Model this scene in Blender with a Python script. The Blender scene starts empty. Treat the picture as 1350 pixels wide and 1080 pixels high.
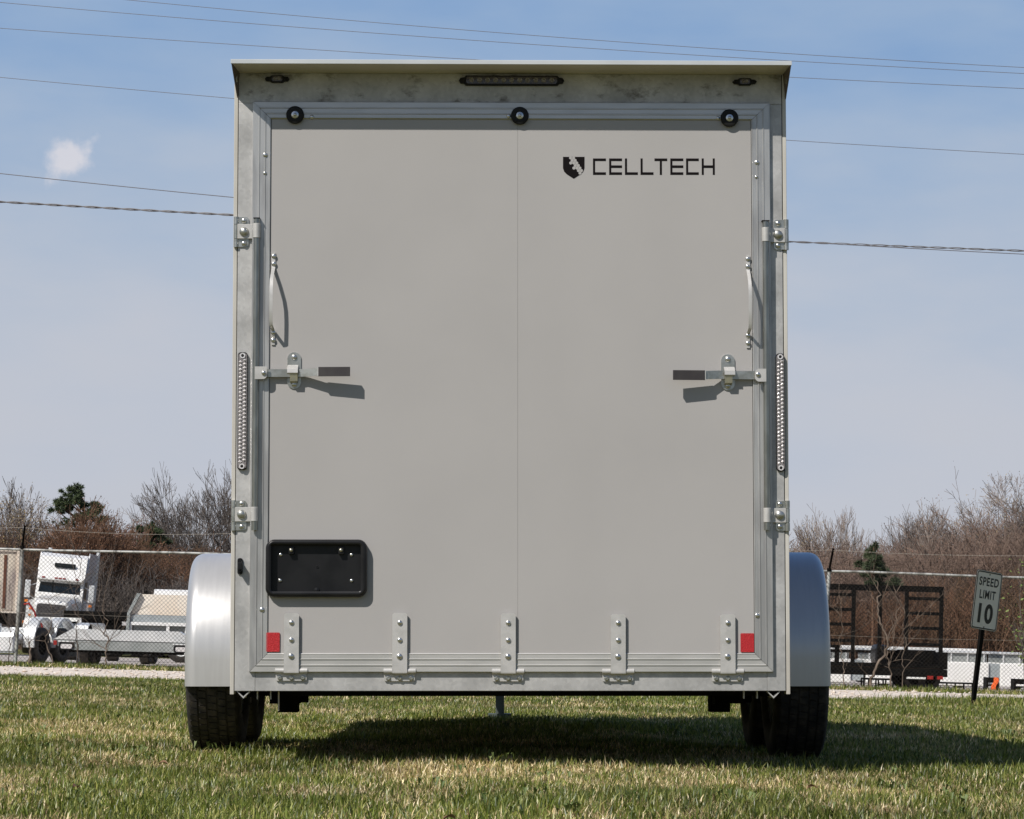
import bpy, bmesh, math, random
import numpy as np
from mathutils import Vector, Matrix, Euler, noise

S = bpy.context.scene
COL = S.collection
R = math.radians
PI = math.pi

# ------------------------------------------------------------------ camera
CAM_H = 0.44
FPX = 3815.0                      # focal length in pixels of a 1350 px wide frame
PITCH = math.atan(297 / FPX)
ROLL = 0.028                      # the trailer and the camera both stand a little out of plumb
cam_d = bpy.data.cameras.new("camera")
cam = bpy.data.objects.new("camera", cam_d)
COL.objects.link(cam)
cam_d.sensor_width = 36.0
cam_d.lens = 36.0 * FPX / 1350.0
cam_d.clip_start = 0.1
cam_d.clip_end = 3000
RT = Matrix.Rotation(-ROLL, 4, 'Y')
cam.matrix_world = RT @ Matrix.Translation((0, 0, CAM_H)) @ Matrix.Rotation(R(90) + PITCH, 4, 'X')
S.camera = cam

# ------------------------------------------------------------------ sun and sky
sun_dir = (RT.to_3x3() @ Vector((-0.86, -1.0, 1.37))).normalized()
ELEV = math.asin(sun_dir.z)
AZ = math.atan2(sun_dir.x, sun_dir.y)
sd = bpy.data.lights.new("sun", 'SUN')
sd.energy = 4.6
sd.angle = R(0.5)
sd.color = (1.0, 0.955, 0.89)
sun = bpy.data.objects.new("sun", sd)
COL.objects.link(sun)
sun.rotation_euler = sun_dir.to_track_quat('Z', 'Y').to_euler()
sun.location = (0, 0, 30)

W = bpy.data.worlds.new("World")
S.world = W
W.use_nodes = True
wn, wl = W.node_tree.nodes, W.node_tree.links
bg = wn["Background"]
sky = wn.new("ShaderNodeTexSky")
sky.sky_type = 'NISHITA'
sky.sun_disc = False
sky.sun_elevation = ELEV
sky.sun_rotation = AZ
sky.air_density = 1.0
sky.dust_density = 1.2
sky.ozone_density = 2.0
bg.inputs[1].default_value = 0.05
S.view_settings.view_transform = 'Standard'
S.view_settings.look = 'None'
S.view_settings.exposure = 0.0
S.view_settings.gamma = 1.0
S.view_settings.use_curve_mapping = False


def ray(px, py):
    """direction in the trailer-levelled frame through a photo pixel"""
    a = (540 - py) / FPX
    cp, sp = math.cos(PITCH), math.sin(PITCH)
    return Vector(((px - 675) / FPX, cp - a * sp, sp + a * cp))


def at(px, py, Y):
    """world point on the ray of pixel (px,py) at distance Y down the view"""
    d = ray(px, py)
    return RT @ (Vector((0, 0, CAM_H)) + d * (Y / d.y))


def zg(y):
    """height of the ground: flat by the trailer, falling gently away"""
    if y < 11: return 0.0
    if y < 112: return -0.0085 * (y - 11)
    if y < 150: return -0.8585 + 0.02 * (y - 112)
    return -0.0985 + 0.055 * (min(y, 260) - 150)


# clouds: soft high haze and one small puff, as directions of the sky
tc = wn.new("ShaderNodeTexCoord")
cd = (at(86, 216, 100) - Vector(cam.location)).normalized()
cr = Vector((0, 0, 1)).cross(cd).normalized()      # sideways axis
cu = cd.cross(cr).normalized()


def wmath(op, a, b=None, c=None):
    n = wn.new("ShaderNodeMath"); n.operation = op
    for i, v in enumerate((a, b, c)):
        if v is None: continue
        if isinstance(v, (int, float)): n.inputs[i].default_value = v
        else: wl.new(v, n.inputs[i])
    return n.outputs[0]


def wdot(vec, src):
    n = wn.new("ShaderNodeVectorMath"); n.operation = 'DOT_PRODUCT'
    wl.new(src, n.inputs[0]); n.inputs[1].default_value = vec
    return n.outputs["Value"]


gen = tc.outputs["Generated"]
nz = wn.new("ShaderNodeTexNoise"); nz.inputs["Scale"].default_value = 90; nz.inputs["Detail"].default_value = 6
nz.inputs["Roughness"].default_value = 0.55
wl.new(gen, nz.inputs["Vector"])
u = wmath('DIVIDE', wdot(cr, gen), 0.0085)
v = wmath('DIVIDE', wdot(cu, gen), 0.0068)
v2 = wmath('MULTIPLY_ADD', u, 0.45, v)
rr = wmath('SQRT', wmath('ADD', wmath('MULTIPLY', u, u), wmath('MULTIPLY', v2, v2)))
fac = wmath('SUBTRACT', wmath('MULTIPLY_ADD', nz.outputs["Fac"], 3.4, -0.6), rr)
mr = wn.new("ShaderNodeMapRange"); mr.interpolation_type = 'SMOOTHSTEP'
wl.new(fac, mr.inputs["Value"]); mr.inputs["From Min"].default_value = -0.1; mr.inputs["From Max"].default_value = 1.0
front = wmath('GREATER_THAN', wdot(cd, gen), 0.9)
puff = wmath('MULTIPLY', wmath('MULTIPLY', mr.outputs[0], front), 0.66)
nz2 = wn.new("ShaderNodeTexNoise"); nz2.inputs["Scale"].default_value = 9; nz2.inputs["Detail"].default_value = 5
mp = wn.new("ShaderNodeMapping"); mp.inputs["Scale"].default_value = (1, 1, 3.0)
wl.new(gen, mp.inputs[0]); wl.new(mp.outputs[0], nz2.inputs["Vector"])
mr2 = wn.new("ShaderNodeMapRange"); mr2.inputs["From Min"].default_value = 0.40; mr2.inputs["From Max"].default_value = 0.75
mr2.inputs["To Max"].default_value = 0.30
wl.new(nz2.outputs["Fac"], mr2.inputs["Value"])
# thin high haze brightens the low sky on the side away from the sun
STR = 0.05
nrm = wn.new("ShaderNodeVectorMath"); nrm.operation = 'NORMALIZE'; wl.new(gen, nrm.inputs[0])
sx = wn.new("ShaderNodeSeparateXYZ"); wl.new(nrm.outputs[0], sx.inputs[0])
nzs = wmath('MULTIPLY_ADD', nz2.outputs["Fac"], 0.16, -0.08)
ele = wmath('ADD', sx.outputs["Z"], nzs)
hr = wn.new("ShaderNodeValToRGB"); hr.color_ramp.interpolation = 'B_SPLINE'
els = hr.color_ramp.elements
stops = [(0.0, (0.52, 0.545, 0.59)), (0.06, (0.54, 0.562, 0.63)), (0.12, (0.475, 0.53, 0.625)), (0.19, (0.315, 0.44, 0.625)), (0.27, (0.155, 0.31, 0.59)), (0.5, (0.10, 0.20, 0.44)), (1.0, (0.06, 0.13, 0.34))]
els[0].position, els[0].color = stops[0][0], (*stops[0][1], 1)
els[1].position, els[1].color = stops[-1][0], (*stops[-1][1], 1)
for p_, c_ in stops[1:-1]:
    e_ = els.new(p_); e_.color = (*c_, 1)
wl.new(ele, hr.inputs[0])
scl = wn.new("ShaderNodeVectorMath"); scl.operation = 'SCALE'; scl.inputs["Scale"].default_value = 1 / STR
wl.new(hr.outputs[0], scl.inputs[0])
away = wn.new("ShaderNodeMapRange"); away.interpolation_type = 'SMOOTHSTEP'
wl.new(sx.outputs["Y"], away.inputs["Value"]); away.inputs["From Min"].default_value = 0.25; away.inputs["From Max"].default_value = 0.9; away.inputs["To Min"].default_value = 0.34
hz = wn.new("ShaderNodeMixRGB")
wl.new(away.outputs[0], hz.inputs[0]); wl.new(sky.outputs[0], hz.inputs[1]); wl.new(scl.outputs[0], hz.inputs[2])
pf = wn.new("ShaderNodeMixRGB"); pf.inputs[2].default_value = (15.8, 15.0, 15.4, 1)
wl.new(puff, pf.inputs[0]); wl.new(hz.outputs[0], pf.inputs[1])
wl.new(pf.outputs[0], bg.inputs[0])


# ------------------------------------------------------------------ materials
def mat(name, base, rough=0.5, metal=0.0, base2=None, nscale=8.0, ndetail=4.0, lo=0.4, hi=0.6, bump=0.0, bscale=None,
        spec=0.5, stretch=None, rough2=None, coords="Object", coat=0.0):
    m = bpy.data.materials.new(name)
    m.use_nodes = True
    n, l = m.node_tree.nodes, m.node_tree.links
    b = n["Principled BSDF"]
    b.inputs["Base Color"].default_value = (*base, 1)
    b.inputs["Roughness"].default_value = rough
    b.inputs["Metallic"].default_value = metal
    b.inputs["Specular IOR Level"].default_value = spec
    b.inputs["Coat Weight"].default_value = coat
    t = n.new("ShaderNodeTexCoord")
    src = t.outputs[coords]
    if stretch:
        mp_ = n.new("ShaderNodeMapping"); mp_.inputs["Scale"].default_value = stretch
        l.new(src, mp_.inputs[0]); src = mp_.outputs[0]
    if base2:
        t1 = n.new("ShaderNodeTexNoise"); t1.inputs["Scale"].default_value = nscale; t1.inputs["Detail"].default_value = ndetail
        l.new(src, t1.inputs["Vector"])
        r = n.new("ShaderNodeMapRange"); r.inputs["From Min"].default_value = lo; r.inputs["From Max"].default_value = hi
        l.new(t1.outputs["Fac"], r.inputs["Value"])
        mx = n.new("ShaderNodeMixRGB"); mx.inputs[1].default_value = (*base, 1); mx.inputs[2].default_value = (*base2, 1)
        l.new(r.outputs[0], mx.inputs[0]); l.new(mx.outputs[0], b.inputs["Base Color"])
        if rough2 is not None:
            rm = n.new("ShaderNodeMapRange"); rm.inputs["To Min"].default_value = rough; rm.inputs["To Max"].default_value = rough2
            l.new(r.outputs[0], rm.inputs["Value"]); l.new(rm.outputs[0], b.inputs["Roughness"])
    if bump:
        t2 = n.new("ShaderNodeTexNoise"); t2.inputs["Scale"].default_value = bscale or nscale * 4; t2.inputs["Detail"].default_value = 3
        l.new(src, t2.inputs["Vector"])
        bp = n.new("ShaderNodeBump"); bp.inputs["Strength"].default_value = bump; bp.inputs["Distance"].default_value = 0.01
        l.new(t2.outputs["Fac"], bp.inputs["Height"]); l.new(bp.outputs[0], b.inputs["Normal"])
    return m


M = {}
M['panel'] = mat('grey_painted_panel', (0.420, 0.405, 0.394), 0.36, base2=(0.398, 0.384, 0.374), nscale=2.4, ndetail=8, lo=0.40, hi=0.70, bump=0.035, bscale=5, spec=0.4)
M['trim'] = mat('mill_aluminium', (0.54, 0.535, 0.525), 0.34, 0.55, base2=(0.42, 0.415, 0.41), nscale=5, stretch=(6, 6, 1), bump=0.03, bscale=220)
M['trimh'] = mat('mill_aluminium_across', (0.55, 0.54, 0.52), 0.38, 0.30, base2=(0.47, 0.465, 0.445), nscale=5, stretch=(1, 6, 6), bump=0.03, bscale=220)
M['white_alu'] = mat('white_aluminium_skin', (0.60, 0.58, 0.53), 0.4, 0.0, base2=(0.5, 0.47, 0.42), nscale=2)
M['soffit'] = mat('tan_canopy_underside', (0.62, 0.56, 0.47), 0.5, base2=(0.56, 0.51, 0.43), nscale=4)
M['alu'] = mat('brushed_fender_aluminium', (0.56, 0.555, 0.55), 0.34, 0.50, base2=(0.54, 0.535, 0.53), nscale=7, stretch=(12, 1, 1), rough2=0.325)
M['zinc'] = mat('zinc_plated_steel', (0.56, 0.56, 0.53), 0.34, 0.85, base2=(0.42, 0.42, 0.38), nscale=30, bump=0.04, bscale=120)
M['zincdull'] = mat('dull_zinc_hinge', (0.60, 0.585, 0.565), 0.42, 0.3, base2=(0.52, 0.51, 0.49), nscale=25, bump=0.03, bscale=200)
M['brass'] = mat('yellow_passivated_bolt', (0.62, 0.58, 0.44), 0.3, 0.85, base2=(0.55, 0.53, 0.45), nscale=60)
M['steel'] = mat('stainless_bolt', (0.70, 0.70, 0.68), 0.25, 0.9, base2=(0.6, 0.6, 0.58), nscale=60)
M['rod'] = mat('zinc_tube', (0.42, 0.42, 0.39), 0.28, 0.95, base2=(0.33, 0.33, 0.30), nscale=18, stretch=(2, 2, 0.6))
M['rubber'] = mat('black_rubber', (0.008, 0.008, 0.008), 0.6, base2=(0.012, 0.012, 0.012), nscale=20, spec=0.3)
M['plastic'] = mat('black_moulded_plastic', (0.009, 0.009, 0.010), 0.36, base2=(0.014, 0.014, 0.015), nscale=12, bump=0.05, bscale=500, spec=0.3)
M['grip'] = mat('dark_vinyl_grip', (0.045, 0.04, 0.042), 0.55, base2=(0.055, 0.05, 0.05), nscale=20, spec=0.3)
M['decal'] = mat('black_vinyl_decal', (0.006, 0.004, 0.004), 0.5, spec=0.15)
M['red'] = mat('red_reflective_tape', (0.56, 0.03, 0.035), 0.35, base2=(0.30, 0.012, 0.018), nscale=260, lo=0.35, hi=0.75, bump=0.3, bscale=300)
M['blacksteel'] = mat('black_painted_steel', (0.004, 0.004, 0.004), 0.7, base2=(0.008, 0.007, 0.006), nscale=10, spec=0.06)
M['tyre'] = mat('tyre_rubber', (0.026, 0.024, 0.023), 0.62, base2=(0.075, 0.062, 0.050), lo=0.46, hi=0.72, nscale=24, bump=0.1, bscale=90, spec=0.35)
M['led'] = mat('clear_led_lens', (0.88, 0.86, 0.86), 0.15, 0.3, base2=(0.70, 0.66, 0.66), nscale=240, lo=0.45, hi=0.55, coat=0.6)
M['ledtop'] = mat('smoked_dark_lens', (0.085, 0.07, 0.06), 0.25, 0.1, base2=(0.05, 0.035, 0.03), nscale=160, coat=0.4)
M['leddark'] = mat('clear_lens_base', (0.30, 0.28, 0.28), 0.25, 0.2, base2=(0.18, 0.16, 0.16), nscale=160, coat=0.4)
M['liptrim'] = mat('canopy_edge_aluminium', (0.60, 0.625, 0.64), 0.42, 0.1, base2=(0.54, 0.565, 0.58), nscale=4)
M['jack'] = mat('dull_jack_paint', (0.09, 0.11, 0.10), 0.6, base2=(0.07, 0.08, 0.075), nscale=8)
M['weed'] = mat('broad_weed_leaf', (0.085, 0.125, 0.028), 0.6, base2=(0.13, 0.17, 0.045), nscale=9)
M['gusset'] = mat('shade_darkened_gusset', (0.10, 0.075, 0.065), 0.5, base2=(0.14, 0.11, 0.10), nscale=14)  # shade on the side turned from the sun is painted into this dark brown
M['trimtop'] = mat('mill_aluminium_shade_lift', (0.56, 0.545, 0.525), 0.36, 0.80, base2=(0.50, 0.49, 0.47), nscale=5, stretch=(1, 6, 6), bump=0.03, bscale=220)  # copy of the door trim metal, made more metallic to look bright in canopy shade
M['wood'] = mat('weathered_deck_boards', (0.25, 0.18, 0.14), 0.8, base2=(0.33, 0.25, 0.2), nscale=6)
M['truckwhite'] = mat('white_vehicle_paint', (0.83, 0.82, 0.80), 0.3, base2=(0.78, 0.77, 0.74), nscale=2, coat=0.3)
M['bgwhite'] = mat('white_painted_body', (0.85, 0.84, 0.82), 0.5, base2=(0.80, 0.79, 0.76), nscale=1.5)
M['bggrey'] = mat('pale_grey_paint', (0.38, 0.41, 0.42), 0.5, base2=(0.30, 0.33, 0.34), nscale=3)
M['bgsilver'] = mat('bare_trailer_aluminium', (0.80, 0.80, 0.79), 0.38, 0.35, base2=(0.68, 0.69, 0.69), nscale=3)
M['bgdull'] = mat('dull_trailer_aluminium', (0.34, 0.355, 0.345), 0.5, 0.2, base2=(0.27, 0.29, 0.28), nscale=3)
M['beige'] = mat('faded_beige_paint', (0.72, 0.60, 0.48), 0.6, base2=(0.78, 0.70, 0.60), nscale=1.5)
M['beigedirty'] = mat('stained_beige_panel', (0.66, 0.58, 0.47), 0.7, base2=(0.24, 0.20, 0.19), nscale=1.2, lo=0.42, hi=0.62, stretch=(1.6, 1, 0.4))
M['rust'] = mat('rusty_brown_rib', (0.10, 0.035, 0.02), 0.8, base2=(0.15, 0.06, 0.03), nscale=4)
M['glass'] = mat('dark_vehicle_glass', (0.006, 0.010, 0.012), 0.08, base2=(0.01, 0.016, 0.02), nscale=3)
M['grille'] = mat('dark_grille', (0.06, 0.055, 0.055), 0.5, 0.3, base2=(0.14, 0.13, 0.13), nscale=22)
M['amber'] = mat('amber_lens', (0.8, 0.22, 0.03), 0.3)
M['markred'] = mat('red_marker_lens', (0.30, 0.02, 0.015), 0.3)
M['orange'] = mat('orange_ratchet_strap', (0.95, 0.16, 0.03), 0.7, base2=(0.85, 0.12, 0.02), nscale=6)
M['fence'] = mat('galvanised_fence_tube', (0.50, 0.50, 0.47), 0.5, 0.3, base2=(0.20, 0.19, 0.17), nscale=5, lo=0.45, hi=0.62)
M['wire'] = mat('weathered_fence_wire', (0.024, 0.021, 0.019), 0.7, 0.0, spec=0.2)
M['barb'] = mat('old_barbed_wire', (0.40, 0.36, 0.31), 0.6, 0.3)
M['cable'] = mat('aluminium_conductor', (0.16, 0.16, 0.18), 0.6, 0.2)
M['cabletw'] = mat('twisted_cable_jacket', (0.16, 0.15, 0.15), 0.6)
M['signface'] = mat('white_sign_sheeting', (0.90, 0.83, 0.72), 0.5, base2=(0.85, 0.79, 0.68), nscale=6)
M['signink'] = mat('black_sign_ink', (0.01, 0.01, 0.01), 0.5)
M['vine'] = mat('dry_vine_bark', (0.20, 0.15, 0.115), 0.85, base2=(0.11, 0.08, 0.06), nscale=8)
M['vinedark'] = mat('dark_vine_bark', (0.06, 0.045, 0.035), 0.85, base2=(0.12, 0.09, 0.07), nscale=8)
M['bark'] = mat('grey_brown_bark', (0.155, 0.13, 0.115), 0.9, base2=(0.095, 0.08, 0.07), nscale=1.3)
M['barklight'] = mat('pale_twig_bark', (0.26, 0.215, 0.185), 0.9, base2=(0.17, 0.13, 0.11), nscale=1.3)
M['brushred'] = mat('red_brown_brush_twigs', (0.165, 0.082, 0.048), 0.9, base2=(0.105, 0.066, 0.036), nscale=0.35, lo=0.35, hi=0.65)
M['brushpink'] = mat('pinkish_brown_brush_twigs', (0.185, 0.125, 0.098), 0.9, base2=(0.13, 0.088, 0.066), nscale=0.35, lo=0.35, hi=0.65)
M['buds'] = mat('rusty_spring_buds', (0.21, 0.105, 0.06), 0.9, base2=(0.14, 0.075, 0.045), nscale=0.6)
M['budsyellow'] = mat('yellowish_spring_buds', (0.33, 0.25, 0.12), 0.9, base2=(0.22, 0.17, 0.09), nscale=0.6)
M['budspink'] = mat('pink_spring_buds', (0.32, 0.16, 0.155), 0.9, base2=(0.23, 0.12, 0.11), nscale=0.6)
M['pine'] = mat('dark_pine_needles', (0.030, 0.048, 0.016), 0.8, base2=(0.062, 0.085, 0.032), nscale=0.9)
M['cedar'] = mat('cedar_foliage', (0.03, 0.046, 0.018), 0.8, base2=(0.05, 0.065, 0.026), nscale=1.2)
M['leafgreen'] = mat('fresh_green_leaves', (0.10, 0.16, 0.03), 0.7, base2=(0.16, 0.20, 0.05), nscale=3)
M['litter'] = mat('dead_leaf', (0.18, 0.085, 0.045), 0.8, base2=(0.28, 0.17, 0.09), nscale=20)


def galv_mat(name, dirty):
    m = bpy.data.materials.new(name); m.use_nodes = True
    n, l = m.node_tree.nodes, m.node_tree.links
    b = n["Principled BSDF"]
    t = n.new("ShaderNodeTexCoord")
    vo = n.new("ShaderNodeTexVoronoi"); vo.inputs["Scale"].default_value = 90
    l.new(t.outputs["Object"], vo.inputs["Vector"])
    n1 = n.new("ShaderNodeTexNoise"); n1.inputs["Scale"].default_value = 9; n1.inputs["Detail"].default_value = 6
    l.new(t.outputs["Object"], n1.inputs["Vector"])
    rp = n.new("ShaderNodeValToRGB")
    rp.color_ramp.elements[0].position = 0.3; rp.color_ramp.elements[0].color = (0.42, 0.415, 0.405, 1)
    rp.color_ramp.elements[1].position = 0.7; rp.color_ramp.elements[1].color = (0.63, 0.62, 0.605, 1)
    l.new(n1.outputs["Fac"], rp.inputs[0])
    mx = n.new("ShaderNodeMixRGB"); mx.blend_type = 'MULTIPLY'; mx.inputs[0].default_value = 0.16
    bw = n.new("ShaderNodeRGBToBW"); l.new(vo.outputs["Color"], bw.inputs[0])
    l.new(rp.outputs[0], mx.inputs[1]); l.new(bw.outputs[0], mx.inputs[2])
    out = mx.outputs[0]
    if dirty:
        mpp = n.new("ShaderNodeMapping"); mpp.inputs["Scale"].default_value = (1.0, 1.0, 1.6)
        l.new(t.outputs["Object"], mpp.inputs[0])
        n2 = n.new("ShaderNodeTexNoise"); n2.inputs["Scale"].default_value = 10; n2.inputs["Detail"].default_value = 9; n2.inputs["Roughness"].default_value = 0.68
        l.new(mpp.outputs[0], n2.inputs["Vector"])
        r2 = n.new("ShaderNodeMapRange"); r2.inputs["From Min"].default_value = 0.53; r2.inputs["From Max"].default_value = 0.66; r2.inputs["To Max"].default_value = 0.85
        l.new(n2.outputs["Fac"], r2.inputs["Value"])
        # grime settles most on the lower half of the header
        dm = n.new("ShaderNodeMixRGB"); dm.inputs[2].default_value = (0.11, 0.095, 0.075, 1)
        l.new(r2.outputs[0], dm.inputs[0]); l.new(out, dm.inputs[1]); out = dm.outputs[0]
    l.new(out, b.inputs["Base Color"])
    b.inputs["Metallic"].default_value = 0.25 if dirty else 0.4
    b.inputs["Roughness"].default_value = 0.5
    bp = n.new("ShaderNodeBump"); bp.inputs["Strength"].default_value = 0.06; bp.inputs["Distance"].default_value = 0.004
    l.new(n1.outputs["Fac"], bp.inputs["Height"]); l.new(bp.outputs[0], b.inputs["Normal"])
    return m


M['galv'] = galv_mat('galvanised_steel', False)
M['galvdirty'] = galv_mat('grimy_galvanised_header', True)


# ------------------------------------------------------------------ mesh builder
class MB:
    """collects shapes and links them as ONE mesh object"""
    def __init__(s):
        s.v = []; s.f = []; s.b = None

    def add(s, vs, fs):
        o = len(s.v)
        s.v.extend([tuple(p) for p in vs]); s.f.extend([tuple(i + o for i in f) for f in fs])

    def box(s, x0, x1, y0, y1, z0, z1, bev=0.0):
        x0, x1 = min(x0, x1), max(x0, x1); y0, y1 = min(y0, y1), max(y0, y1); z0, z1 = min(z0, z1), max(z0, z1)
        if bev <= 0:
            s.add([(x0, y0, z0), (x1, y0, z0), (x1, y1, z0), (x0, y1, z0), (x0, y0, z1), (x1, y0, z1), (x1, y1, z1), (x0, y1, z1)],
                  [(0, 3, 2, 1), (4, 5, 6, 7), (0, 1, 5, 4), (1, 2, 6, 5), (2, 3, 7, 6), (3, 0, 4, 7)])
        else:
            bm = bmesh.new()
            bmesh.ops.create_cube(bm, size=1)
            for q in bm.verts:
                q.co = Vector(((x0 + x1) / 2 + q.co.x * (x1 - x0), (y0 + y1) / 2 + q.co.y * (y1 - y0), (z0 + z1) / 2 + q.co.z * (z1 - z0)))
            bmesh.ops.bevel(bm, geom=bm.edges[:], offset=min(bev, (x1 - x0) * .45, (y1 - y0) * .45, (z1 - z0) * .45), segments=2, affect='EDGES', profile=0.6)
            s.bm(bm)
        return s

    def bm(s, bm):
        bm.verts.index_update()
        s.add([q.co for q in bm.verts], [[q.index for q in f.verts] for f in bm.faces])
        bm.free()

    def bar(s, p0, p1, w, h, up=(0, 0, 1)):
        """box-section bar between two points"""
        p0, p1 = Vector(p0), Vector(p1)
        d = (p1 - p0).normalized(); a = d.cross(Vector(up))
        if a.length < 1e-4: a = d.cross(Vector((1, 0, 0)))
        a.normalize(); b = d.cross(a)
        vs = [q + a * sx * w / 2 + b * sz * h / 2 for q in (p0, p1) for sx, sz in ((-1, -1), (1, -1), (1, 1), (-1, 1))]
        s.add(vs, [(0, 1, 2, 3), (7, 6, 5, 4), (0, 4, 5, 1), (1, 5, 6, 2), (2, 6, 7, 3), (3, 7, 4, 0)])
        return s

    def cyl(s, p0, p1, r, r2=None, n=16, caps=True):
        p0, p1 = Vector(p0), Vector(p1); r2 = r if r2 is None else r2
        d = (p1 - p0).normalized(); a = d.orthogonal().normalized(); b = d.cross(a)
        vs = []
        for q, rad in ((p0, r), (p1, r2)):
            for i in range(n):
                t = 2 * PI * i / n
                vs.append(q + a * math.cos(t) * rad + b * math.sin(t) * rad)
        fs = [(i, (i + 1) % n, n + (i + 1) % n, n + i) for i in range(n)]
        if caps: fs += [tuple(range(n - 1, -1, -1)), tuple(range(n, 2 * n))]
        s.add(vs, fs); return s

    def tube(s, pts, r, n=8, caps=True):
        pts = [Vector(p) for p in pts]
        rs = r if hasattr(r, '__len__') else [r] * len(pts)
        vs = []; a = None
        for i, p in enumerate(pts):
            d = (pts[min(i + 1, len(pts) - 1)] - pts[max(i - 1, 0)]).normalized()
            a = d.orthogonal().normalized() if a is None else (a - d * a.dot(d)).normalized()
            b = d.cross(a)
            for k in range(n):
                t = 2 * PI * k / n
                vs.append(p + a * math.cos(t) * rs[i] + b * math.sin(t) * rs[i])
        fs = []
        for i in range(len(pts) - 1):
            for k in range(n):
                fs.append((i * n + k, i * n + (k + 1) % n, (i + 1) * n + (k + 1) % n, (i + 1) * n + k))
        if caps: fs += [tuple(range(n - 1, -1, -1)), tuple(range((len(pts) - 1) * n, len(pts) * n))]
        s.add(vs, fs); return s

    def lathe(s, c, axis, prof, n=24):
        """profile [(r, h)] turned about axis through c"""
        c = Vector(c); d = Vector(axis).normalized(); a = d.orthogonal().normalized(); b = d.cross(a)
        vs = []; fs = []
        for r, h in prof:
            for k in range(n):
                t = 2 * PI * k / n
                vs.append(c + d * h + a * math.cos(t) * r + b * math.sin(t) * r)
        for i in range(len(prof) - 1):
            for k in range(n):
                fs.append((i * n + k, i * n + (k + 1) % n, (i + 1) * n + (k + 1) % n, (i + 1) * n + k))
        s.add(vs, fs); return s

    def dome(s, c, axis, r, h, n=14):
        s.lathe(c, axis, [(r, 0), (r * .97, h * .3), (r * .8, h * .68), (r * .48, h * .92), (r * .001, h)], n); return s

    def prism(s, poly, y0, y1):
        """poly = [(x,z)] in order, extruded from y0 to y1"""
        n = len(poly)
        vs = [(x, y0, z) for x, z in poly] + [(x, y1, z) for x, z in poly]
        fs = [tuple(range(n)), tuple(range(2 * n - 1, n - 1, -1))] + [(i, n + i, n + (i + 1) % n, (i + 1) % n) for i in range(n)]
        s.add(vs, fs); return s

    def prismx(s, poly, x0, x1):
        """poly = [(y,z)] extruded along x"""
        n = len(poly)
        vs = [(x0, y, z) for y, z in poly] + [(x1, y, z) for y, z in poly]
        fs = [tuple(range(n)), tuple(range(2 * n - 1, n - 1, -1))] + [(i, n + i, n + (i + 1) % n, (i + 1) % n) for i in range(n)]
        s.add(vs, fs); return s

    def build(s, name, m, parent=None, smooth=None, loc=None, rot=None):
        me = bpy.data.meshes.new(name)
        me.from_pydata(s.v, [], s.f)
        bm = bmesh.new(); bm.from_mesh(me)
        if len(s.v) < 60000: bmesh.ops.recalc_face_normals(bm, faces=bm.faces)
        bm.to_mesh(me); bm.free()
        if m: me.materials.append(m)
        if smooth is not None:
            me.polygons.foreach_set("use_smooth", [True] * len(me.polygons))
            me.set_sharp_from_angle(angle=R(smooth))
        o = bpy.data.objects.new(name, me); COL.objects.link(o)
        if parent: o.parent = parent
        if loc is not None: o.location = loc
        if rot is not None: o.rotation_euler = rot
        return o


def rpoly(x0, x1, z0, z1, r, n=5):
    """rounded rectangle outline in x,z"""
    pts = []
    for cx, cz, a0 in ((x1 - r, z0 + r, -90), (x1 - r, z1 - r, 0), (x0 + r, z1 - r, 90), (x0 + r, z0 + r, 180)):
        for i in range(n + 1):
            t = R(a0 + 90 * i / n)
            pts.append((cx + r * math.cos(t), cz + r * math.sin(t)))
    return pts


def tag(o, label=None, cat=None, group=None, kind=None):
    if label: o["label"] = label
    if cat: o["category"] = cat
    if group: o["group"] = group
    if kind: o["kind"] = kind
    return o


def empty(name, loc=(0, 0, 0), rot=(0, 0, 0)):
    o = bpy.data.objects.new(name, None); COL.objects.link(o)
    o.empty_display_size = 0.2; o.location = loc; o.rotation_euler = rot
    return o


# ------------------------------------------------------------------ ground, road, lot
def nz1(x, y, s, seed=0.0):
    return noise.noise(Vector((x * s, y * s, seed)))


def lawn_z(x, y):
    d_ = -0.030 * max(0, min(1, (-x - 0.1) / 0.8)) * max(0, min(1, (22 - y) / 6))
    return d_ - 0.012 + zg(y) + 0.012 * nz1(x, y, 1.3) * (1 if y < 34 else 0)


def sheet(name, xs, ys, zf, m, edge=None):
    vs = []; fs = []
    for j, y in enumerate(ys):
        for x in xs:
            yy = edge(x, y, j, len(ys)) if edge else y
            vs.append((x, yy, zf(x, yy)))
    nx = len(xs)
    for j in range(len(ys) - 1):
        for i in range(nx - 1):
            fs.append((j * nx + i, j * nx + i + 1, (j + 1) * nx + i + 1, (j + 1) * nx + i))
    b = MB(); b.add(vs, fs)
    return b.build(name, m, smooth=60)


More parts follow.
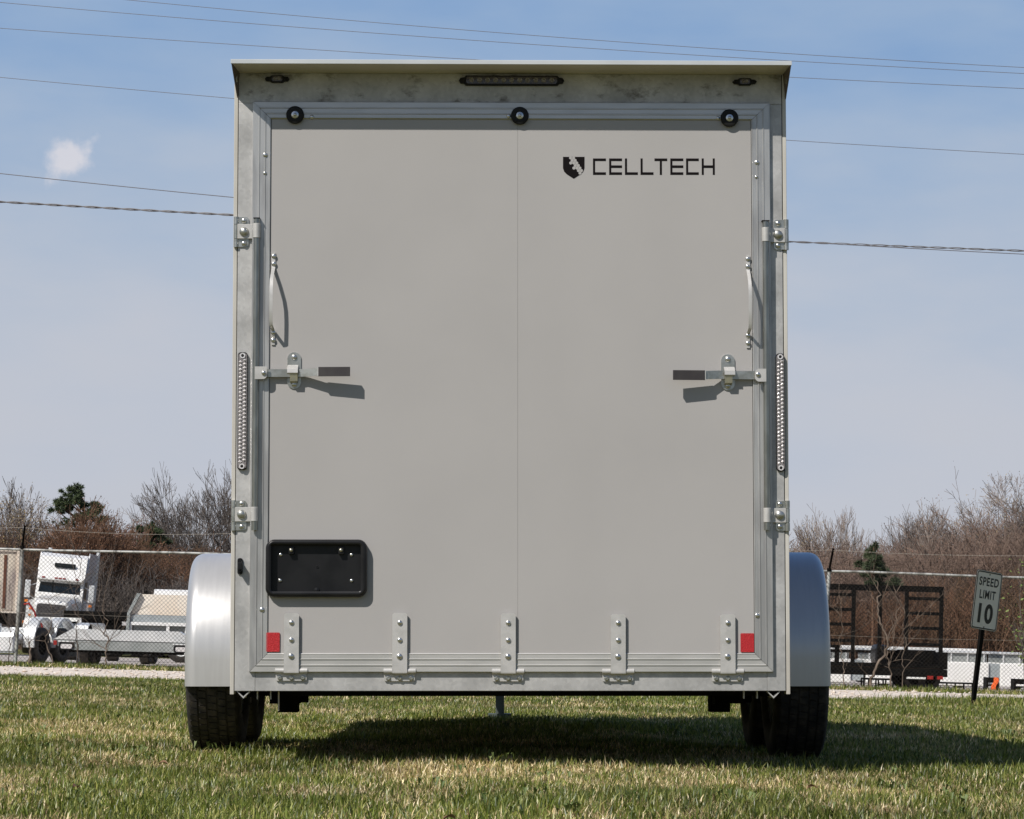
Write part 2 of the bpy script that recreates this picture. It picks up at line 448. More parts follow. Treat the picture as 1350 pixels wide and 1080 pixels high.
def ground_mat(name, cols, scale, scale2, bump):
    m = bpy.data.materials.new(name); m.use_nodes = True
    n, l = m.node_tree.nodes, m.node_tree.links
    b = n["Principled BSDF"]; b.inputs["Roughness"].default_value = 0.95; b.inputs["Specular IOR Level"].default_value = 0.1
    t = n.new("ShaderNodeTexCoord")
    n1 = n.new("ShaderNodeTexNoise"); n1.inputs["Scale"].default_value = scale; n1.inputs["Detail"].default_value = 5
    n2 = n.new("ShaderNodeTexNoise"); n2.inputs["Scale"].default_value = scale2; n2.inputs["Detail"].default_value = 6
    for q in (n1, n2): l.new(t.outputs["Object"], q.inputs["Vector"])
    ad = n.new("ShaderNodeMath"); ad.operation = 'MULTIPLY_ADD'; ad.inputs[1].default_value = 0.5
    ad2 = n.new("ShaderNodeMath"); ad2.operation = 'MULTIPLY'; ad2.inputs[1].default_value = 0.5
    l.new(n2.outputs["Fac"], ad2.inputs[0]); l.new(n1.outputs["Fac"], ad.inputs[0]); l.new(ad2.outputs[0], ad.inputs[2])
    rp = n.new("ShaderNodeValToRGB")
    rp.color_ramp.elements[0].position = 0.36; rp.color_ramp.elements[0].color = (*cols[0], 1)
    rp.color_ramp.elements[1].position = 0.64; rp.color_ramp.elements[1].color = (*cols[2], 1)
    e = rp.color_ramp.elements.new(0.5); e.color = (*cols[1], 1)
    l.new(ad.outputs[0], rp.inputs[0]); l.new(rp.outputs[0], b.inputs["Base Color"])
    bp = n.new("ShaderNodeBump"); bp.inputs["Strength"].default_value = bump; bp.inputs["Distance"].default_value = 0.03
    l.new(n2.outputs["Fac"], bp.inputs["Height"]); l.new(bp.outputs[0], b.inputs["Normal"])
    return m


M['soil'] = ground_mat('lawn_soil_and_thatch', ((0.055, 0.065, 0.022), (0.115, 0.118, 0.042), (0.24, 0.195, 0.10)), 1.3, 18, 0.6)
M['gravel'] = ground_mat('crushed_limestone', ((0.54, 0.46, 0.385), (0.70, 0.61, 0.52), (0.82, 0.74, 0.65)), 1.2, 26, 0.5)
M['lot'] = ground_mat('pale_gravel_lot', ((0.34, 0.30, 0.27), (0.46, 0.41, 0.37), (0.55, 0.50, 0.46)), 0.5, 6, 0.4)
M['forest'] = ground_mat('leaf_litter_bank', ((0.05, 0.033, 0.02), (0.085, 0.055, 0.035), (0.12, 0.08, 0.05)), 0.3, 3, 0.5)

ys = [-60, -20, 0, 3] + list(np.arange(5, 50, 0.5)) + list(range(50, 116, 4)) + [120, 125, 130, 140, 150, 160, 180, 200, 230, 260, 600, 1500]
xs = [-900, -300, -120, -60, -30] + list(np.arange(-18, 18.1, 0.5)) + [30, 60, 120, 300, 900]
g = sheet("ground", xs, ys, lawn_z, M['soil']); tag(g, kind="structure")


def road_edge(x, y, j, n):
    if j == 0:
        base = 32.7 + 6.5 * max(0.0, min(1.0, (x - 4.3) / 2.2)) ** 1.5
        return base + 0.9 * nz1(x, 3, 0.5) + 0.35 * nz1(x, 7, 3.0)
    if j == n - 1: return 46.0 + 0.4 * nz1(x, 9, 0.8) + 0.2 * nz1(x, 5, 4.0)
    return y


rx = list(np.arange(-40, 40.1, 0.25))
g = sheet("gravel_road", rx, [32.7, 40, 41, 42, 44, 46], lambda x, y: zg(y) + 0.014, M['gravel'], road_edge); tag(g, kind="structure")
g = sheet("gravel_lot", list(range(-70, 71, 5)), [51.5] + list(range(54, 114, 4)), lambda x, y: zg(y) + 0.012, M['lot'],
          None); tag(g, kind="structure")
fb = sheet("wooded_bank", list(range(-120, 121, 6)), [113, 118, 125, 135, 150, 165, 180, 200, 230],
           lambda x, y: zg(y) + 0.05 + max(0, min(1, (y - 150) / 25)) * (1.2 + 1.0 * nz1(x, y, 0.05)) + 0.25 * nz1(x, y, 0.3), M['forest']); tag(fb, kind="structure")


# ------------------------------------------------------------------ grass
def value_noise(x, y, s, seed):
    """smooth value noise, vectorised"""
    rs = np.random.RandomState(seed); tab = rs.rand(256, 256)
    X, Y = x * s + 1000, y * s + 1000
    xi, yi = np.floor(X).astype(int), np.floor(Y).astype(int)
    fx, fy = X - xi, Y - yi
    fx = fx * fx * (3 - 2 * fx); fy = fy * fy * (3 - 2 * fy)
    g_ = lambda a, b: tab[a % 256, b % 256]
    return (g_(xi, yi) * (1 - fx) + g_(xi + 1, yi) * fx) * (1 - fy) + (g_(xi, yi + 1) * (1 - fx) + g_(xi + 1, yi + 1) * fx) * fy


def grass_material():
    m = bpy.data.materials.new('grass_blades'); m.use_nodes = True
    n, l = m.node_tree.nodes, m.node_tree.links
    for q in list(n): n.remove(q)
    out = n.new("ShaderNodeOutputMaterial")
    at_ = n.new("ShaderNodeAttribute"); at_.attribute_name = "blade"
    d = n.new("ShaderNodeBsdfDiffuse"); t = n.new("ShaderNodeBsdfTranslucent"); gl = n.new("ShaderNodeBsdfGlossy")
    gl.inputs["Roughness"].default_value = 0.42; gl.inputs["Color"].default_value = (1, 1, 1, 1)
    l.new(at_.outputs["Color"], d.inputs[0])
    hs = n.new("ShaderNodeHueSaturation"); hs.inputs["Value"].default_value = 0.9; hs.inputs["Saturation"].default_value = 1.15
    l.new(at_.outputs["Color"], hs.inputs["Color"]); l.new(hs.outputs[0], t.inputs[0])
    m1 = n.new("ShaderNodeMixShader"); m1.inputs[0].default_value = 0.36
    l.new(d.outputs[0], m1.inputs[1]); l.new(t.outputs[0], m1.inputs[2])
    m2 = n.new("ShaderNodeMixShader"); m2.inputs[0].default_value = 0.035
    l.new(m1.outputs[0], m2.inputs[1]); l.new(gl.outputs[0], m2.inputs[2]); l.new(m2.outputs[0], out.inputs[0])
    return m


M['grass'] = grass_material()
GREENS = np.array([(0.100, 0.130, 0.020), (0.148, 0.184, 0.031), (0.205, 0.232, 0.048), (0.310, 0.305, 0.090), (0.056, 0.080, 0.018)])
STRAWS = np.array([(0.66, 0.52, 0.29), (0.50, 0.38, 0.19), (0.82, 0.68, 0.43), (0.30, 0.21, 0.11), (0.42, 0.37, 0.14)])


def dip(x, y):
    """the lawn falls away a little under the trailer's left wheels"""
    return -0.030 * np.clip((-x - 0.1) / 0.8, 0, 1) * np.clip((22 - y) / 6, 0, 1)


def grass_patch(name, x0, x1, y0, y1, dens, hmin, hmax, wid, seed, straw=0.30, keep=None, label=None, flat=0.25, patch=1.0):
    rs = np.random.RandomState(seed)
    N = int((x1 - x0) * (y1 - y0) * dens)
    x = rs.uniform(x0, x1, N); y = rs.uniform(y0, y1, N)
    if keep is not None:
        k = keep(x, y, rs); x, y = x[k], y[k]; N = len(x)
    pn = value_noise(x, y * .6, 1.1, 1) * 0.28 + value_noise(x, y * .6, 3.4, 2) * 0.34 + value_noise(x, y, 9, 3) * 0.38
    # patches longer across than deep, as mown lawn looks from low down
    ps = np.clip((pn - 0.5) * 3.4 * patch + straw, 0.05, 0.9)
    is_s = rs.rand(N) < ps
    col = GREENS[rs.randint(0, len(GREENS), N)].copy()
    col[is_s] = STRAWS[rs.randint(0, len(STRAWS), is_s.sum())]
    col *= rs.uniform(0.6, 1.35, (N, 1))
    tone = 0.72 + 0.6 * value_noise(x, y, 1.7, seed + 7)
    col *= tone[:, None]
    h = rs.uniform(hmin, hmax, N) * (0.45 + 0.55 * value_noise(x, y, 3.1, 5) + 0.65 * value_noise(x, y, 13, 6)) * np.where(is_s, 0.8, 1.0)
    tall = rs.rand(N) < 0.02; h[tall] *= 1.5
    az = rs.uniform(0, 2 * PI, N)
    lean = np.abs(rs.normal(0.35, 0.32, N)) + np.where(rs.rand(N) < flat, rs.uniform(0.3, 0.95, N), 0) + is_s * 0.15
    lean = np.clip(lean, 0.02, 1.45)
    curl = rs.uniform(0.0, 0.75, N)
    dx, dy = np.cos(az), np.sin(az)
    w = wid * rs.uniform(0.6, 1.35, N)
    wa = az + PI / 2 + rs.normal(0, 0.5, N)
    wx, wy = np.cos(wa) * w / 2, np.sin(wa) * w / 2
    zb = np.array([0.0 if yy < 11 else -0.0085 * (yy - 11) for yy in y])
    # small undulation of the lawn, the same as the sheet's to within a few millimetres
    zb = zb - 0.016 + dip(x, y)
    a1, a2 = lean, np.clip(lean + curl, 0, 1.65)
    m_ = h * 0.55; t_ = h * 0.45
    mx, mz = x + dx * np.sin(a1) * m_, zb + np.cos(a1) * m_
    my = y + dy * np.sin(a1) * m_
    tx, ty, tz = mx + dx * np.sin(a2) * t_, my + dy * np.sin(a2) * t_, mz + np.cos(a2) * t_
    V = np.empty((N, 5, 3))
    V[:, 0] = np.stack([x - wx, y - wy, zb], 1); V[:, 1] = np.stack([x + wx, y + wy, zb], 1)
    V[:, 2] = np.stack([mx + wx * .85, my + wy * .85, mz], 1); V[:, 3] = np.stack([mx - wx * .85, my - wy * .85, mz], 1)
    V[:, 4] = np.stack([tx, ty, tz], 1)
    me = bpy.data.meshes.new(name)
    me.vertices.add(N * 5); me.vertices.foreach_set("co", V.reshape(-1).astype(np.float32))
    me.loops.add(N * 7)
    base = (np.arange(N) * 5)[:, None]
    me.loops.foreach_set("vertex_index", (base + np.array([0, 1, 2, 3, 3, 2, 4])).reshape(-1).astype(np.int32))
    me.polygons.add(N * 2)
    ls = ((np.arange(N) * 7)[:, None] + np.array([0, 4])).reshape(-1).astype(np.int32)
    me.polygons.foreach_set("loop_start", ls)
    me.update(calc_edges=True)
    at_ = me.color_attributes.new("blade", 'FLOAT_COLOR', 'POINT')
    c4 = np.ones((N, 5, 4), np.float32); c4[:, :, :3] = col[:, None, :]
    c4[:, :, :3] *= 1.16
    at_.data.foreach_set("color", c4.reshape(-1))
    me.materials.append(M['grass'])
    o = bpy.data.objects.new(name, me); COL.objects.link(o)
    tag(o, label, "grass", kind="stuff")
    return o


def fan(y, pad):     # half width of the lawn worth planting at distance y
    return 675 / FPX * y + pad


def keep_fan(pad):
    return lambda x, y, rs: (np.abs(x) < 675 / FPX * y + pad)


grass_patch("lawn_grass", -3.4, 3.4, 6.2, 9.4, 11000, 0.012, 0.044, 0.0032, 11, straw=0.34, keep=keep_fan(1.6), flat=0.4, label="mixed green and straw coloured lawn in the foreground")
grass_patch("lawn_grass", -4.4, 4.4, 9.4, 14, 8500, 0.014, 0.045, 0.0038, 12, straw=0.34, keep=keep_fan(1.9), flat=0.4, label="lawn around and under the grey trailer")
grass_patch("lawn_grass", -6.2, 6.2, 14, 22, 4200, 0.018, 0.050, 0.0052, 13, straw=0.36, keep=keep_fan(2.2), flat=0.4, label="patchy sunlit lawn beyond the grey trailer")
grass_patch("lawn_grass", -7.6, 7.6, 22, 29, 2000, 0.025, 0.058, 0.008, 14, straw=0.32, keep=keep_fan(2.2), flat=0.4, label="far lawn before the gravel road")


def keep_edge(x, y, rs):
    lim = 32.9 + 6.5 * np.clip((x - 4.3) / 2.2, 0, 1) ** 1.5 + 1.0 * (value_noise(x, y * 0, 0.6, 5) - .5)
    return (np.abs(x) < 675 / FPX * y + 1.6) & (y < lim)


grass_patch("long_grass", -9, 9, 29, 39.5, 1700, 0.025, 0.062, 0.009, 15, straw=0.12, keep=keep_edge, flat=0.25, patch=0.5, label="longer green grass along the near edge of the gravel road")
grass_patch("long_grass", 4.0, 8.5, 29.3, 33.5, 900, 0.06, 0.13, 0.010, 17, straw=0.15, flat=0.15, patch=0.5, keep=lambda x, y, rs: rs.rand(len(x)) < np.clip((x - 3.9) / 1.2, 0, 1), label="tall tufts of green grass round the foot of the speed sign")
grass_patch("verge_weeds", -12, 12, 46.1, 51.6, 800, 0.03, 0.12, 0.016, 16, straw=0.42, flat=0.3, patch=1.4,
            keep=lambda x, y, rs: rs.rand(len(x)) < np.clip(1.25 - np.abs(y - 50) / 3.2, 0.15, 1), label="scruffy weeds along the foot of the chain link fence")

# broad leaved weeds dotted through the lawn
rw = random.Random(77); wb = MB()
for k in range(70):
    y_ = rw.uniform(6.9, 15); x_ = rw.uniform(-1, 1) * (675 / FPX * y_ + .4)
    if rw.random() < .5: x_ = round(x_ * .8) / .8 + rw.gauss(0, .12)
    for j in range(rw.randint(4, 10)):
        a_ = rw.uniform(0, 2 * PI); L_w = rw.uniform(.012, .024); up_w = rw.uniform(.012, .035)
        c0 = Vector((x_ + rw.gauss(0, .03), y_ + rw.gauss(0, .03), 0.004 + float(dip(x_, y_)))); dd = Vector((math.cos(a_), math.sin(a_), 0)); sd_ = Vector((-math.sin(a_), math.cos(a_), 0)) * L_w * .33
        m_ = c0 + dd * L_w * .55 + Vector((0, 0, up_w)); t_ = c0 + dd * L_w + Vector((0, 0, up_w * .8))
        wb.add([c0, m_ - sd_, t_, m_ + sd_, m_ - Vector((0, 0, .003))], [(0, 1, 4), (1, 2, 4), (2, 3, 4), (3, 0, 4)])
tag(wb.build("lawn_weeds", M['weed']), "small broad leaved weeds scattered through the lawn", "weeds", kind="stuff")

# pebbles on the road
rs = random.Random(4)
pb = MB()
for i in range(1500):
    y = rs.uniform(33.4, 46.4); x = rs.uniform(-9, 9)
    if y < 33 + 6.5 * max(0, min(1, (x - 4.3) / 2.2)) ** 1.5: continue
    r = rs.uniform(0.010, 0.028) * (1.6 if rs.random() < .06 else 1)
    c = Vector((x, y, zg(y) + 0.014 + r * .3))
    vs = [c + Vector((a * r * rs.uniform(.7, 1.2), b * r * rs.uniform(.7, 1.2), d * r * rs.uniform(.5, .9))) for a, b, d in
          ((1, 0, 0), (-1, 0, 0), (0, 1, 0), (0, -1, 0), (0, 0, 1), (0, 0, -1))]
    pb.add(vs, [(0, 2, 4), (2, 1, 4), (1, 3, 4), (3, 0, 4), (2, 0, 5), (1, 2, 5), (3, 1, 5), (0, 3, 5)])
tag(pb.build("road_pebbles", M['gravel'], smooth=80), "loose pale pebbles scattered on the gravel road", "gravel", kind="stuff")

# dead leaves lying in the lawn
for i, (px, py, lab) in enumerate(((214, 1004, "small rusty dead leaf in the lawn left of the tyre"), (94, 1035, "dark curled leaf at the lower left of the lawn"),
                                   (1071, 1036, "dark curled leaf on the lawn in front of the right wheel"), (598, 1076, "brown dead leaf at the very bottom of the lawn"))):
    d = ray(px, py); wp = RT.to_3x3() @ d
    k = -(CAM_H - 0.05) / wp.z
    p = Vector(cam.matrix_world.translation) + wp * k
    lb = MB(); n_ = 7; L = 0.024 + 0.003 * i
    vs = []
    for j in range(n_):
        t = j / (n_ - 1); wd = 0.008 * math.sin(PI * (0.06 + 0.9 * t)); zz = 0.042 + 0.007 * math.sin(t * 3)
        vs += [(-L / 2 + L * t, -wd, zz + 0.004), (-L / 2 + L * t, 0, zz), (-L / 2 + L * t, wd, zz + 0.005)]
    fs = []
    for j in range(n_ - 1):
        a = j * 3
        fs += [(a, a + 1, a + 4, a + 3), (a + 1, a + 2, a + 5, a + 4)]
    lb.add(vs, fs)
    o = lb.build("dead_leaf", M['litter'], smooth=60, loc=(p.x, p.y, 0), rot=(0.2, 0.1, i * 1.3))
    tag(o, lab, "leaf", "dead leaves lying in the lawn")
#PART2
# ------------------------------------------------------------------ the trailer
YAW = 0.0163
MT = RT @ Matrix.Translation((-0.006, 10.0, 0)) @ Matrix.Rotation(YAW, 4, 'Z')
T = empty("enclosed_trailer")
T.matrix_world = MT
tag(T, "grey enclosed cargo trailer with closed rear ramp door, parked on the lawn", "trailer")
MTI = Matrix.Translation((-0.006, 10.0, 0)) @ Matrix.Rotation(YAW, 4, 'Z')
MTI.invert()


def F(px, py, dy=0.0):
    """trailer-local (x, z) seen at a photo pixel on the plane dy behind the rear face"""
    o = MTI @ Vector((0, 0, CAM_H)); d = MTI.to_3x3() @ ray(px, py)
    k = (dy - o.y) / d.y
    p = o + d * k
    return p.x, p.z


def FX(px, dy=0.0, py=540): return F(px, py, dy)[0]
def FZ(py, dy=0.0, px=675): return F(px, py, dy)[1]
XC = (F(303, 905)[0] + F(1042, 905)[0]) / 2
XL, XR = F(303, 905)[0], F(1042, 905)[0]
ZB = F(675, 911)[1]
ZH = F(675, 97.5)[1]           # top of the header, where the canopy underside meets it
OV = 0.155
LEN = 6.2
NOSE = 0.9
PXM = 10 / FPX                 # metres per photo pixel on the rear face

# body shell (white skin), v-nose
b = MB()
z0, z1 = ZB + 0.02, ZH + 0.01
x0, x1 = XL + 0.004, XR - 0.004
xm = (x0 + x1) / 2
pl = [(x0, 0.012), (x1, 0.012), (x1, LEN), (xm, LEN + NOSE), (x0, LEN)]
b.add([(x, y, z0) for x, y in pl] + [(x, y, z1) for x, y in pl], [(4, 3, 2, 1, 0), (5, 6, 7, 8, 9)] + [(i, (i + 1) % 5, 5 + (i + 1) % 5, 5 + i) for i in range(5)])
body = b.build("body", M['white_alu'], T)
# side corner trims (pale folded edge) seen as a thin line outside the posts
for x_in, x_out in ((XL + 0.0135, XL), (XR - 0.0135, XR)):
    MB().box(x_in, x_out, 0.003, 0.075, ZB - 0.012, ZH, 0.002).build("corner_trim", M['white_alu'], T)
# roof and rear canopy
roof = MB()
zr = F(675, 84.5, -OV)[1]
roof.add([(x, y, ZH + 0.03 + dz) for dz in (0, 0.012) for x, y in [(XL - .006, 0), (XR + .006, 0), (XR + .006, LEN), (xm, LEN + NOSE + .03), (XL - .006, LEN)]],
         [(4, 3, 2, 1, 0), (5, 6, 7, 8, 9)] + [(i, (i + 1) % 5, 5 + (i + 1) % 5, 5 + i) for i in range(5)])
roof.build("roof", M['bgsilver'], T)
zt = F(675, 80.0, -OV)[1]
cl, cr_ = F(304.5, 85, -OV)[0], F(1043.5, 88, -OV)[0]
can = MB()
can.prismx([(-OV, zr), (-0.0, ZH), (0.0, ZH + 0.04), (-OV, zt)], cl, cr_)
canopy = can.build("canopy", M['soffit'], T)
MB().box(cl - .001, cr_ + .001, -OV - 0.003, -OV, zr - .0015, zt + .0015, 0.0012).build("canopy_lip", M['liptrim'], canopy)
for sgn, fx_, fy_, bx_, gx_, gy_ in ((1, 304.9, 85.5, 315, 312.5, 129), (-1, 1043.2, 89, 1033, 1036.2, 131)):
    f_ = F(fx_, fy_, -OV + .002); k_ = F(bx_, 97.5, -.0005); g_ = F(gx_, gy_, -.0005); t_ = .003 * sgn
    q = MB(); tri = [(f_[0], -OV + .002, zr - .0005), (k_[0], -.0005, ZH - .0005), (g_[0], -.0005, g_[1])]
    q.add([(x, y, z) for x, y, z in tri] + [(x + t_, y, z) for x, y, z in tri], [(0, 1, 2), (5, 4, 3), (0, 3, 4, 1), (1, 4, 5, 2), (2, 5, 3, 0)])
    q.build("gusset", M['gusset'], canopy)
    c_ = Vector(tri[0]) * .3 + Vector(tri[1]) * .4 + Vector(tri[2]) * .3
    q = MB(); q.lathe(c_ - Vector((0, 0, .004)), (sgn, 0, 0), [(.010, .0035), (.013, .0045), (.013, -.001), (.010, -.001)], 18)
    q.build("gusset_eyelet", M['zinc'], canopy)

# rear frame: posts, header, sill
pxo = [FX(314, 0), FX(331, 0), FX(1016.5, 0), FX(1033, 0)]
zd1 = F(675, 136)[1]; zd0 = F(675, 886)[1]
xd0, xd1 = F(330, 700)[0], F(1018, 700)[0]
hx0, hx1 = XL + 0.016, XR - 0.016
fr = MB()
fr.box(hx0, xd0 + .02, 0.0, 0.05, ZB, zd1 - .003, 0.0015)
frame = fr.build("rear_post", M['galv'], T)
MB().box(xd1 - .02, hx1, 0.0, 0.05, ZB, zd1 - .003, 0.0015).build("rear_post", M['galv'], T)
MB().box(hx0, hx1, 0.0008, 0.05, zd1 - .0025, ZH, 0.001).build("header", M['galvdirty'], T)
MB().box(xd0 + .0205, xd1 - .0205, 0.0008, 0.05, ZB, zd0 + .02, 0.0015).build("sill", M['galv'], T)
# folded flanges beside the posts
for xa, xb in ((XL + .0135, XL + .016), (XR - .016, XR - .0135)):
    MB().box(xa, xb, 0.006, 0.04, ZB, ZH).build("frame_seam", M['blacksteel'], T)

# ramp door: two grey panels, seam, ribbed trim
xi0, xi1 = F(354, 700)[0], F(993.5, 700)[0]
zi1, zi0 = F(675, 158.5)[1], F(675, 861.5)[1]
xs_ = F(682.5, 500)[0]
dr = MB()
dr.box(xi0 + .002, xs_ - .0003, -0.011, 0.03, zi0 - .01, zi1 + .01)
dr.box(xs_ + .0003, xi1 - .002, -0.011, 0.03, zi0 - .01, zi1 + .01)
door = dr.build("ramp_door", M['panel'], T)
MB().box(xi0 - .03, xi1 + .03, -0.002, -0.0005, zi0 - .03, zi1 + .03).build("door_core", M['blacksteel'], door)
wt = xi0 - xd0 + 0.0
prof = [(0, .009), (0, .0145), (.0025, .016), (.004, .0145), (.016, .0145), (.0175, .0168), (.020, .0168), (.0215, .0145), (.036, .0145), (.0375, .0168), (.040, .0168), (.0415, .0145), (.0595, .0145), (.061, .013), (.061, .0)]


def trim_piece(side):
    """mitred aluminium extrusion along one side of the door"""
    b = MB(); vs = []; gap = 0.0007
    for u_, h_ in prof:
        uu = u_ / 0.061
        ex0, ex1 = xi0 - uu * (xi0 - xd0), xi1 + uu * (xd1 - xi1)
        ez0, ez1 = zi0 - uu * (zi0 - zd0), zi1 + uu * (zd1 - zi1)
        if side == 'top': vs += [(ex0 + gap, -h_, ez1), (ex1 - gap, -h_, ez1)]
        if side == 'bottom': vs += [(ex0 + gap, -h_, ez0), (ex1 - gap, -h_, ez0)]
        if side == 'left': vs += [(ex0, -h_, ez0 + gap), (ex0, -h_, ez1 - gap)]
        if side == 'right': vs += [(ex1, -h_, ez0 + gap), (ex1, -h_, ez1 - gap)]
    n = len(prof)
    fs = [(2 * i, 2 * i + 1, 2 * i + 3, 2 * i + 2) for i in range(n - 1)]
    b.add(vs, fs)
    return b.build("door_trim", M['trimtop'] if side == 'top' else M['trimh'] if side == 'bottom' else M['trim'], door)


for s_ in ('top', 'bottom', 'left', 'right'): trim_piece(s_)

# writing and emblem on the door
PF = -0.011


def rect_px(b, x0, y0, x1, y1, d=0.0006):
    ax, az = F(x0, y0, PF); bx, bz = F(x1, y1, PF)
    b.box(ax, bx, PF - d, PF + .0002, bz, az)


lt = MB(); st = 3.5
LET = [('C', 781.7, 798.8), ('E', 803, 820), ('L', 823.8, 840.9), ('L', 844.4, 861.5), ('T', 862.8, 879.6), ('E', 883.6, 900.8), ('C', 904.4, 921.2), ('H', 925, 942.4)]
yt, yb = 209.0, 230.7; ym = (yt + yb) / 2
dd = 0.0006
for ch, a, c in LET:
    if ch in 'CEL': rect_px(lt, a, yt, a + st * .82, yb, dd)
    if ch in 'CE': rect_px(lt, a + st * .82, yt, c, yt + st, dd)
    if ch in 'CEL': rect_px(lt, a + st * .82, yb - st, c, yb, dd)
    if ch == 'E': rect_px(lt, a + st * .82, ym - st / 2, c, ym + st / 2, dd)
    if ch == 'T':
        rect_px(lt, a, yt, c, yt + st, dd); m_ = (a + c) / 2; rect_px(lt, m_ - st * .42, yt + st, m_ + st * .42, yb, dd)
    if ch == 'H':
        rect_px(lt, a, yt, a + st * .82, yb, dd); rect_px(lt, c - st * .82, yt, c, yb, dd); rect_px(lt, a + st * .82, ym - st / 2, c - st * .82, ym + st / 2, dd)
lt.build("lettering", M['decal'], door)
sp = [(742.2, 206.9), (770.6, 206.9), (770.6, 222), (769, 226.5), (765.5, 230), (756.4, 235.9), (747.3, 230), (743.8, 226.5), (742.2, 222)]
MB().prism([F(a, c, PF) for a, c in sp], PF - .0006, PF + .0002).build("shield_emblem", M['decal'], door)
hx = MB(); hr = 2.15
for (q_, r_) in ((0, 0), (1, 0), (0, 1), (1, 1), (0, 2), (1, 2), (2, 2), (1, 3), (2, 3), (1, 4), (2, 4), (3, 4), (2, 5), (3, 5), (3, 6)):
    cx = 752.2 + q_ * 3.95 + (2.0 if r_ % 2 else 0) + 0.1 * r_; cy = 208.3 + r_ * 3.35
    if cx > 769.2 or cy > 229: continue
    poly = [(cx + hr * math.sin(R(60 * k)), cy + hr * math.cos(R(60 * k))) for k in range(6)]
    poly = [(min(a, 770.7), max(c, 206.8)) for a, c in poly]
    hx.prism([F(a, c, PF - .0006) for a, c in poly], PF - .0011, PF - .0006)
hx.build("hexagon_pattern", M['panel'], door)
for (a, c, e, f_) in ((350.8, 834, 368.6, 859.4), (976.3, 835, 994.2, 859.9)):
    ax, az = F(a, c, PF - .004); bx, bz = F(e, f_, PF - .004)
    rl = MB(); rl.prism(rpoly(ax, bx, bz, az, 0.003), PF - .0045, PF - .0005)
    rl.build("red_reflector", M['red'], door)


def bolt(c, r, h, m, parent, name="bolt", washer=0, hexh=False, ax=(0, -1, 0)):
    """domed bolt head on a thin washer at local point c"""
    b = MB(); c = Vector(c); a = Vector(ax)
    if washer: b.lathe(c, a, [(washer, 0), (washer, .0012), (washer * .92, .0018), (0.0001, .0018)], 18)
    if hexh:
        b.lathe(c + a * .001, a, [(r, 0), (r, h * .75), (r * .8, h), (r * .45, h), (r * .40, h * .75), (.0001, h * .75)], 6)
    else:
        b.dome(c + a * (.0012 if washer else 0), a, r, h, 16)
    return b.build(name, m, parent, smooth=45)


# little screws in the door trim
for (a, c, r_) in ((349.8, 204.4, 3.4), (349.3, 228.5, 2.6), (997.8, 214.3, 3.4), (997.2, 233.5, 2.4), (345.5, 804, 3.6), (998.5, 811.5, 3.4),
                   (411.3, 154.4, 3.0), (670.5, 153.2, 3.0), (946.5, 156, 2.8)):
    x_, z_ = F(a, c, -.0145)
    bolt((x_, -.0145, z_), r_ * PXM, .005, M['steel'], door, "screw")

# rubber rollers along the top of the door
for a, c in ((388.7, 150.7), (685.4, 151.7), (962.2, 154.8)):
    x_, z_ = F(a, c, -.035)
    b = MB(); r_ = 11.9 * PXM
    b.lathe((x_, -.0145, z_), (0, -1, 0), [(r_ * .93, 0), (r_, .003), (r_, .009), (r_ * .94, .0125), (r_ * .78, .0145), (r_ * .45, .0138), (r_ * .42, .011), (.0001, .011)], 36)
    ro = b.build("rubber_bumper", M['rubber'], door, smooth=40)
    bolt((x_, -.0145 - .011, z_), r_ * .20, .005, M['steel'], ro, "bumper_bolt", washer=r_ * .42)

# strap hinges along the sill
for k, (a, topy, bz_) in enumerate(((384.2, 808.3, 0), (527, 808.0, .4), (670, 808.6, .7), (815, 809.6, .8), (959.6, 809.8, .8))):
    sx = F(a, 850, -.02)[0]; z_t = F(a, topy, -.02)[1]; z_b = F(a, 886 + bz_, -.02)[1]
    b = MB(); w2 = 9.8 * PXM
    y0 = -.0185
    b.prism([(sx - w2, z_b), (sx + w2, z_b), (sx + w2, z_t - .006), (sx + w2 - .006, z_t), (sx - w2 + .006, z_t), (sx - w2, z_t - .006)], y0 - .005, y0)
    b.prismx([(y0 - .005, z_b + .004), (y0 - .0045, z_b - .003), (y0 - .001, z_b - .0065), (y0 + .012, z_b - .008), (y0 + .012, z_b - .003), (y0, z_b)], sx - w2, sx + w2)
    st_ = b.build("strap_hinge", M['zincdull'], T)
    zk = F(a, 884.4 + bz_, -.012)[1]; wk = 21 * PXM
    for sa, sb in ((-wk, -w2 - .0006), (w2 + .0006, wk)):
        MB().cyl((sx + sa, -.0105, zk), (sx + sb, -.0105, zk), .0100, n=20).build("hinge_barrel", M['zincdull'], st_, smooth=40)
    zl = F(a, 897.6 + bz_, -.006)[1]
    b = MB(); b.prism(rpoly(sx - wk * .98, sx + wk * .94, zl, zk - .004, .005), -.0065, -.0003)
    b.build("hinge_plate", M['zincdull'], st_)
    for c in (820.8, 843.6, 865.2):
        bx, bz = F(a, c + bz_ * .7, y0 - .005)
        bolt((bx - (.001 if c > 860 else 0), y0 - .005, bz), (4.0 if c > 860 else 3.5) * PXM, .0065, M['steel'], st_)
    for q_ in (-1, 0, 1):
        bx, bz = F(a + q_ * 15, 893.7 + bz_, -.007)
        bolt((bx, -.0065, bz), 2.7 * PXM, .005, M['zinc'], st_, washer=3.5 * PXM, hexh=True)


